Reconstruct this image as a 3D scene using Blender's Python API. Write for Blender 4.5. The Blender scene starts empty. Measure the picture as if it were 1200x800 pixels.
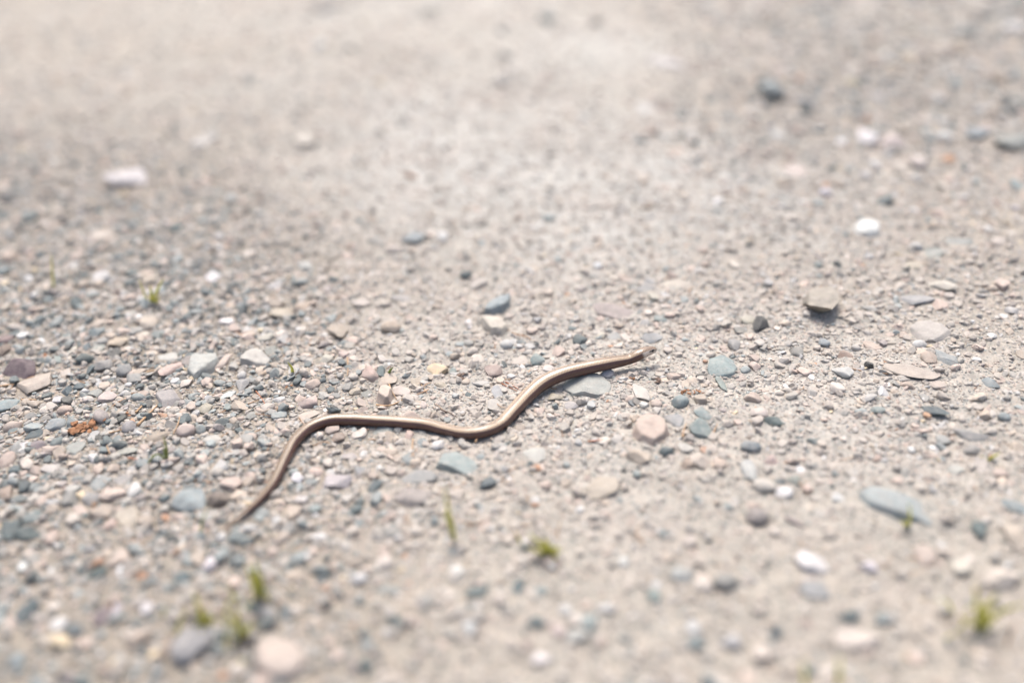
import bpy, bmesh, math, random
import numpy as np
from mathutils import Vector, Matrix

rng = np.random.default_rng(7)
random.seed(7)
S = bpy.context.scene
COL = S.collection

# ------------------------------------------------------------------ camera
CAM_H, PITCH, ROLL, LENS = 0.38, 32.5, -3.0, 35.0
cam_d = bpy.data.cameras.new('camera')
cam = bpy.data.objects.new('camera', cam_d)
COL.objects.link(cam)
CAM_R = Matrix.Rotation(math.radians(90 - PITCH), 3, 'X') @ Matrix.Rotation(math.radians(ROLL), 3, 'Z')
cam.matrix_world = Matrix.Translation((0, 0, CAM_H)) @ CAM_R.to_4x4()
cam_d.lens = LENS
cam_d.sensor_width = 36
cam_d.clip_start = 0.01
cam_d.clip_end = 1000
cam_d.dof.use_dof = True
cam_d.dof.aperture_fstop = 1.45
cam_d.dof.aperture_blades = 9
S.camera = cam
FPX = LENS / 36 * 1200

# ------------------------------------------------------------------ light
SUN_EL, SUN_ROT = 64.0, -4.0
w = bpy.data.worlds.new('World')
S.world = w
w.use_nodes = True
nt = w.node_tree
bg = nt.nodes['Background']
sky = nt.nodes.new('ShaderNodeTexSky')
sky.sky_type = 'NISHITA'
sky.sun_disc = False
sky.sun_elevation = math.radians(SUN_EL)
sky.sun_rotation = math.radians(SUN_ROT)
sky.air_density = 1.0
sky.dust_density = 5.5
sky.ozone_density = 0.5
nt.links.new(sky.outputs[0], bg.inputs[0])
bg.inputs[1].default_value = 0.10
sun_d = bpy.data.lights.new('sun', 'SUN')
sun_d.energy = 1.4
sun_d.angle = math.radians(30)
sun_d.color = (1.0, 0.985, 0.97)
sun = bpy.data.objects.new('sun', sun_d)
COL.objects.link(sun)
_e, _r = math.radians(SUN_EL), math.radians(SUN_ROT)
_d = Vector((math.sin(_r) * math.cos(_e), math.cos(_r) * math.cos(_e), math.sin(_e)))
sun.rotation_euler = _d.to_track_quat('Z', 'Y').to_euler()
sun.location = (0, 3, 4)
S.view_settings.view_transform = 'Standard'
S.view_settings.look = 'None'
S.view_settings.gamma = 1
S.view_settings.exposure = 1.40
S.render.engine = 'CYCLES'
S.cycles.use_denoising = True
try:
    S.cycles.denoiser = 'OPENIMAGEDENOISE'
except Exception:
    pass
S.cycles.max_bounces = 6

# ------------------------------------------------------------------ noise + ground height
def _hash(ix, iy, seed):
    h = (ix.astype(np.int64) * 374761393 + iy.astype(np.int64) * 668265263 + seed * 1442695041) & 0xFFFFFFFF
    h = ((h ^ (h >> 13)) * 1274126177) & 0xFFFFFFFF
    h = h ^ (h >> 16)
    return (h & 0xFFFF) / 65535.0

def vnoise(x, y, seed=0):
    ix, iy = np.floor(x), np.floor(y)
    fx, fy = x - ix, y - iy
    ux, uy = fx * fx * (3 - 2 * fx), fy * fy * (3 - 2 * fy)
    a, b = _hash(ix, iy, seed), _hash(ix + 1, iy, seed)
    c, d = _hash(ix, iy + 1, seed), _hash(ix + 1, iy + 1, seed)
    return ((a * (1 - ux) + b * ux) * (1 - uy) + (c * (1 - ux) + d * ux) * uy) * 2 - 1

def fbm(x, y, octs, seed=0, gain=0.5):
    s, a, n = 0, 1.0, 0
    for o in range(octs):
        s = s + a * vnoise(x * 2.03 ** o + 17.3 * o, y * 2.03 ** o - 9.1 * o, seed + o)
        n += a
        a *= gain
    return s / n

def H(x, y):
    x = np.asarray(x, float); y = np.asarray(y, float)
    return 0.007 * fbm(x * 3.1, y * 3.1, 2, 3) + 0.0028 * fbm(x * 26, y * 26, 2, 11)

def Hfull(x, y):
    x = np.asarray(x, float); y = np.asarray(y, float)
    r = np.hypot(x, y)
    fade = np.clip((3.5 - r) / 2.0, 0, 1)
    c = fbm(x * 110, y * 110, 2, 21, 0.6)
    g = fbm(x * 300, y * 300, 2, 41, 0.7)
    near = np.clip((1.7 - r) / 0.9, 0, 1)
    return H(x, y) + fade * (0.0013 - 0.0009 * np.clip((r - .85) / .5, 0, 1)) * c + near * 0.0008 * g

R3 = np.array(CAM_R)
def ray(px, py):
    d = np.array([(px - 600) / FPX, -(py - 400) / FPX, -1.0])
    return R3 @ d                       # length along the view axis is 1

def at(px, py, off=0.0):
    """the point that many metres above the soil which the pixel looks at"""
    d = ray(px, py)
    t = CAM_H / -d[2]
    for _ in range(14):
        z = float(H(d[0] * t, d[1] * t)) + off
        t = (CAM_H - z) / -d[2]
    p = np.array([0, 0, CAM_H]) + d * t
    return p, t                         # t = depth

def at_plane(px, py, yb):
    d = ray(px, py)
    t = yb / d[1]
    return np.array([0, 0, CAM_H]) + d * t

def to_px(p):
    q = R3.T @ (np.asarray(p) - np.array([0, 0, CAM_H]))
    return 600 + FPX * q[0] / -q[2], 400 - FPX * q[1] / -q[2]

foc, foc_t = at(672, 437, 0.006)
cam_d.dof.focus_distance = foc_t

# ------------------------------------------------------------------ materials
def mat(name):
    m = bpy.data.materials.new(name)
    m.use_nodes = True
    t = m.node_tree
    return m, t, t.nodes['Principled BSDF']

def N(t, kind, **kw):
    n = t.nodes.new(kind)
    for k, v in kw.items():
        setattr(n, k, v)
    return n

def noise(t, vec, scale, detail=4, rough=0.6):
    n = N(t, 'ShaderNodeTexNoise')
    n.inputs['Scale'].default_value = scale
    n.inputs['Detail'].default_value = detail
    n.inputs['Roughness'].default_value = rough
    if vec is not None:
        t.links.new(vec, n.inputs['Vector'])
    return n.outputs[0]

def ramp(t, fac, stops):
    n = N(t, 'ShaderNodeValToRGB')
    e = n.color_ramp.elements
    while len(e) < len(stops):
        e.new(0.5)
    for i, (p, c) in enumerate(stops):
        e[i].position = p
        e[i].color = c if len(c) == 4 else (*c, 1)
    t.links.new(fac, n.inputs[0])
    return n.outputs[0]

def mix(t, fac, a, b, mode='MIX'):
    n = N(t, 'ShaderNodeMix', data_type='RGBA', blend_type=mode)
    for sock, v in ((n.inputs['Factor'], fac), (n.inputs[6], a), (n.inputs[7], b)):
        if isinstance(v, (int, float)):
            sock.default_value = v
        elif isinstance(v, tuple):
            sock.default_value = (*v, 1)
        else:
            t.links.new(v, sock)
    return n.outputs[2]

def bump(t, height, strength, dist, bs):
    n = N(t, 'ShaderNodeBump')
    n.inputs['Strength'].default_value = strength
    n.inputs['Distance'].default_value = dist
    t.links.new(height, n.inputs['Height'])
    t.links.new(n.outputs[0], bs.inputs['Normal'])

SOIL = (0.36, 0.326, 0.285)
def soil_material():
    m, t, b = mat('dry_dirt')
    g = N(t, 'ShaderNodeNewGeometry').outputs['Position']
    big = noise(t, g, 2.2, 3)
    base = ramp(t, big, [(0.3, (0.282, 0.258, 0.222)), (0.7, (0.33, 0.314, 0.28))])
    at_ = N(t, 'ShaderNodeAttribute', attribute_name='dust_vignette')
    base = mix(t, at_.outputs['Fac'], base, (0.425, 0.435, 0.422))  # pale track dust, with lens vignetting put into the soil colour
    at2 = N(t, 'ShaderNodeAttribute', attribute_name='gravelly')
    base = mix(t, at2.outputs['Fac'], base, (0.25, 0.226, 0.19))
    med = noise(t, g, 70, 5, 0.65)
    base = mix(t, 0.6, base, ramp(t, med, [(0.3, (0.62, 0.60, 0.58)), (0.5, (0.98, 0.97, 0.96)), (0.72, (1.25, 1.22, 1.2))]), 'MULTIPLY')
    v = N(t, 'ShaderNodeTexVoronoi')
    v.inputs['Scale'].default_value = 620
    t.links.new(g, v.inputs['Vector'])
    grain = ramp(t, v.outputs['Color'], [(0.12, (0.42, 0.46, 0.48)), (0.3, (0.93, 0.92, 0.9)), (0.6, (1.03, 1.0, 0.97)), (0.85, (1.12, 1.03, 0.97)), (0.97, (1.5, 1.48, 1.45))])
    base = mix(t, 0.95, base, grain, 'MULTIPLY')
    pk = noise(t, g, 14, 3)
    base = mix(t, ramp(t, pk, [(0.5, (0, 0, 0)), (0.7, (0.4, 0.4, 0.4))]), base, (0.37, 0.315, 0.275))
    t.links.new(base, b.inputs['Base Color'])
    b.inputs['Roughness'].default_value = 0.92
    b.inputs['Specular IOR Level'].default_value = 0.25
    bump(t, noise(t, g, 900, 4, 0.7), 0.8, 0.0007, b)
    return m

def stone_material(name, instanced):
    m, t, b = mat(name)
    if instanced:
        a = N(t, 'ShaderNodeAttribute', attribute_type='INSTANCER', attribute_name='stone_colour')
        col, keep = a.outputs['Color'], a.outputs['Alpha']
        sc = 1.0
    else:
        inf = N(t, 'ShaderNodeObjectInfo')
        col, keep = inf.outputs['Color'], inf.outputs['Alpha']
        sc = 110.0
    tc = N(t, 'ShaderNodeTexCoord')
    oi = N(t, 'ShaderNodeObjectInfo')
    add = N(t, 'ShaderNodeVectorMath', operation='ADD')
    mul = N(t, 'ShaderNodeMath', operation='MULTIPLY')
    mul.inputs[1].default_value = 37.0 / sc
    t.links.new(oi.outputs['Random'], mul.inputs[0])
    t.links.new(tc.outputs['Object'], add.inputs[0])
    t.links.new(mul.outputs[0], add.inputs[1])
    v = add.outputs[0]
    m1 = ramp(t, noise(t, v, 1.3 * sc, 4, 0.6), [(0.3, (0.66, 0.66, 0.67)), (0.55, (1, 1, 1)), (0.75, (1.25, 1.21, 1.16))])
    c = mix(t, 0.8, col, m1, 'MULTIPLY')
    m2 = ramp(t, noise(t, v, 9.0 * sc, 3, 0.7), [(0.3, (0.66, 0.66, 0.67)), (0.45, (1, 1, 1)), (0.6, (1, 1, 1)), (0.72, (1.35, 1.33, 1.3))])
    c = mix(t, 1.0, c, m2, 'MULTIPLY')
    # dry dust caked on in patches
    d = ramp(t, noise(t, v, 2.4 * sc, 6, 0.75), [(0.38, (0.08, 0.08, 0.08)), (0.66, (0.58, 0.58, 0.58))])
    dk_ = N(t, 'ShaderNodeMath', operation='MULTIPLY')
    t.links.new(d, dk_.inputs[0]); t.links.new(keep, dk_.inputs[1])
    c = mix(t, dk_.outputs[0], c, SOIL)
    t.links.new(c, b.inputs['Base Color'])
    b.inputs['Roughness'].default_value = 0.72
    b.inputs['Specular IOR Level'].default_value = 0.35
    bump(t, noise(t, v, 7.0 * sc, 5, 0.7), 0.5, 0.0004 if instanced else 0.0008, b)
    return m

def plain(name, c, rough=0.6, spec=0.4, var=0.35, scale=400, trans=0.0):
    m, t, b = mat(name)
    g = N(t, 'ShaderNodeNewGeometry').outputs['Position']
    f = ramp(t, noise(t, g, scale, 4), [(0.3, (1 - var,) * 3), (0.7, (1 + var,) * 3)])
    t.links.new(mix(t, 1.0, c, f, 'MULTIPLY'), b.inputs['Base Color'])
    b.inputs['Roughness'].default_value = rough
    b.inputs['Specular IOR Level'].default_value = spec
    if trans:
        out = t.nodes['Material Output']
        tr = N(t, 'ShaderNodeBsdfTranslucent')
        tr.inputs[0].default_value = (c[0] * 1.25, c[1] * 1.25, c[2] * .9, 1)
        ms = N(t, 'ShaderNodeMixShader')
        ms.inputs[0].default_value = trans
        t.links.new(b.outputs[0], ms.inputs[1])
        t.links.new(tr.outputs[0], ms.inputs[2])
        t.links.new(ms.outputs[0], out.inputs[0])
    return m

M_SOIL = soil_material()
M_STONE = stone_material('stone', False)
M_GRAVEL = stone_material('gravel_stone', True)
M_GRASS = plain('grass_blade', (0.50, 0.49, 0.22), 0.5, 0.3, 0.35, 300, 0.55)
M_GRASS2 = plain('young_leaf', (0.28, 0.32, 0.13), 0.5, 0.4, 0.35, 300, 0.45)
M_STRAW = plain('dry_needle', (0.40, 0.26, 0.15), 0.6, 0.3, 0.3, 700)
M_RUST = plain('red_needle', (0.34, 0.15, 0.085), 0.6, 0.3, 0.3, 700)
M_TWIG = plain('dark_twig', (0.12, 0.08, 0.06), 0.7, 0.3, 0.3, 700)
M_FLAKE = plain('orange_flake', (0.25, 0.125, 0.065), 0.85, 0.3, 0.5, 500)

# ------------------------------------------------------------------ helpers
def mesh_np(name, V, F, m=None, smooth=True):
    me = bpy.data.meshes.new(name)
    V = np.asarray(V, np.float32); F = np.asarray(F, np.int32)
    k = F.shape[1]
    me.vertices.add(len(V)); me.vertices.foreach_set('co', V.ravel())
    me.loops.add(F.size); me.loops.foreach_set('vertex_index', F.ravel())
    me.polygons.add(len(F))
    me.polygons.foreach_set('loop_start', np.arange(0, F.size, k, dtype=np.int32))
    me.polygons.foreach_set('use_smooth', np.full(len(F), smooth))
    if m: me.materials.append(m)
    me.update(calc_edges=True)
    return me

def link(name, me, parent=None, loc=None):
    o = bpy.data.objects.new(name, me)
    COL.objects.link(o)
    if parent: o.parent = parent
    if loc is not None: o.location = loc
    return o

def tag(o, label, cat, group=None, kind=None):
    if label: o['label'] = label
    if cat: o['category'] = cat
    if group: o['group'] = group
    if kind: o['kind'] = kind
    return o

# ------------------------------------------------------------------ the ground: one sheet to the horizon
def build_ground():
    az = np.concatenate([np.linspace(-180, -50, 40, endpoint=False), np.linspace(-50, 50, 720), np.linspace(50, 180, 41)[1:-1]])
    az = np.radians(az)
    r = [0.10]
    while r[-1] < 220:
        q = r[-1]
        r.append(q + (0.0045 if q < 0.27 else 0.0017 if q < 1.0 else (q * 0.0055) if q < 2.4 else q * 0.09))
    r = np.array(r)
    A, Rr = np.meshgrid(az, r)
    X, Y = Rr * np.sin(A), Rr * np.cos(A)
    Z = Hfull(X, Y)
    na, nr = len(az), len(r)
    V = np.stack([X.ravel(), Y.ravel(), Z.ravel()], 1)
    i = np.arange(nr - 1)[:, None] * na
    j = np.arange(na)[None, :]
    j2 = (j + 1) % na
    F = np.stack([(i + j).ravel(), (i + j2).ravel(), (i + na + j2).ravel(), (i + na + j).ravel()], 1)
    F = F[:, ::-1]
    # close the hole under the camera
    c = len(V)
    V = np.vstack([V, [[0, 0, float(Hfull(0, 0))]]])
    me = mesh_np('ground', V, F, M_SOIL)
    bm = bmesh.new(); bm.from_mesh(me); bm.verts.ensure_lookup_table()
    for k in range(na):
        f = bm.faces.new((bm.verts[c], bm.verts[(k + 1) % na], bm.verts[k])); f.smooth = True; f.normal_flip()
    bmesh.ops.recalc_face_normals(bm, faces=bm.faces)
    bm.to_mesh(me); bm.free()
    if me.polygons[0].normal.z < 0:
        me.flip_normals()
    dv = np.clip(DUST_VIGNETTE(V[:, 0], V[:, 1]), 0, 1)
    me.attributes.new('dust_vignette', 'FLOAT', 'POINT').data.foreach_set('value', dv.astype(np.float32))
    me.attributes.new('gravelly', 'FLOAT', 'POINT').data.foreach_set('value', np.clip(.85 * LEFT(V[:, 0], V[:, 1]) + .0 * RIGHT(V[:, 0], V[:, 1]), 0, 1).astype(np.float32))
    o = link('ground', me)
    tag(o, 'pale dry dirt track surface the slowworm crosses', None, None, 'structure')
# ------------------------------------------------------------------ stone shapes
def ico(sub):
    bm = bmesh.new()
    bmesh.ops.create_icosphere(bm, subdivisions=sub, radius=1)
    V = np.array([v.co[:] for v in bm.verts]); F = np.array([[v.index for v in f.verts] for f in bm.faces])
    bm.free()
    return V, F
ICO3, ICO2 = ico(4), ico(3)

def chip(V, g, shape):
    """a sphere chipped by random planes: a broken, rounded or flat stone of unit half-size"""
    P = V.copy()
    npl, lo, hi = {'r': (8, .72, .94), 'a': (16, .42, .70), 'f': (13, .50, .8), 's': (12, .5, .8),
                   'l': (13, .48, .8), 'w': (14, .45, .72), 'c': (12, .5, .85), 'n': (14, .48, .78)}[shape]
    pl = g.normal(size=(npl, 3)); pl /= np.linalg.norm(pl, axis=1)[:, None]
    for n in pl:
        d = g.uniform(lo, hi)
        e = np.maximum(P @ n - d, 0)
        P = P - e[:, None] * n * 0.96
    if shape in 'fs':
        n = np.array([g.normal() * .12, g.normal() * .12, 1.0]); n /= np.linalg.norm(n)
        for q, d in ((n, .42), (-n, .5)):
            e = np.maximum(P @ q - d, 0); P = P - e[:, None] * q * 0.95
    if shape == 'w':
        n = np.array([g.choice([-1, 1]) * .6, g.normal() * .3, .75]); n /= np.linalg.norm(n)
        e = np.maximum(P @ n - .35, 0); P = P - e[:, None] * n
    k = g.normal(size=(6, 3)) * 2.6; ph = g.uniform(0, 6.28, 6)
    amp = .10 if shape == 'c' else .045
    dsp = sum(np.sin(P @ k[i] + ph[i]) for i in range(6)) / 6
    k2 = g.normal(size=(8, 3)) * 9; ph2 = g.uniform(0, 6.28, 8)
    dsp2 = sum(np.sin(P @ k2[i] + ph2[i]) for i in range(8)) / 8
    P = P * (1 + amp * dsp + (.07 if shape == 'c' else .034) * dsp2)[:, None]
    mn, mx = P.min(0), P.max(0)
    return (P - (mn + mx) / 2) / ((mx - mn) / 2)

CV = dict(wh=(.62, .615, .60), cr=(.50, .445, .385), pw=(.48, .425, .375), pk=(.45, .35, .295), tn=(.41, .335, .265), br=(.25, .185, .145),
          yl=(.58, .46, .29), lg=(.43, .43, .42), gr=(.235, .238, .225), bg=(.185, .23, .235), db=(.082, .112, .116), dk=(.045, .05, .048),
          mv=(.225, .195, .19), **{'or': (.44, .21, .10)})
CN = dict(wh='white', cr='cream', pw='pale pinkish', pk='pink', tn='tan', br='brown', yl='yellowish', lg='light grey', gr='grey',
          bg='blue-grey', db='dark blue-grey', dk='charcoal', mv='mauve-grey', **{'or': 'orange-brown'})
SN = dict(r='rounded', a='angular', f='flat', s='slab-like', l='elongated', w='wedge-shaped', c='crumbly', n='blunt')

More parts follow.
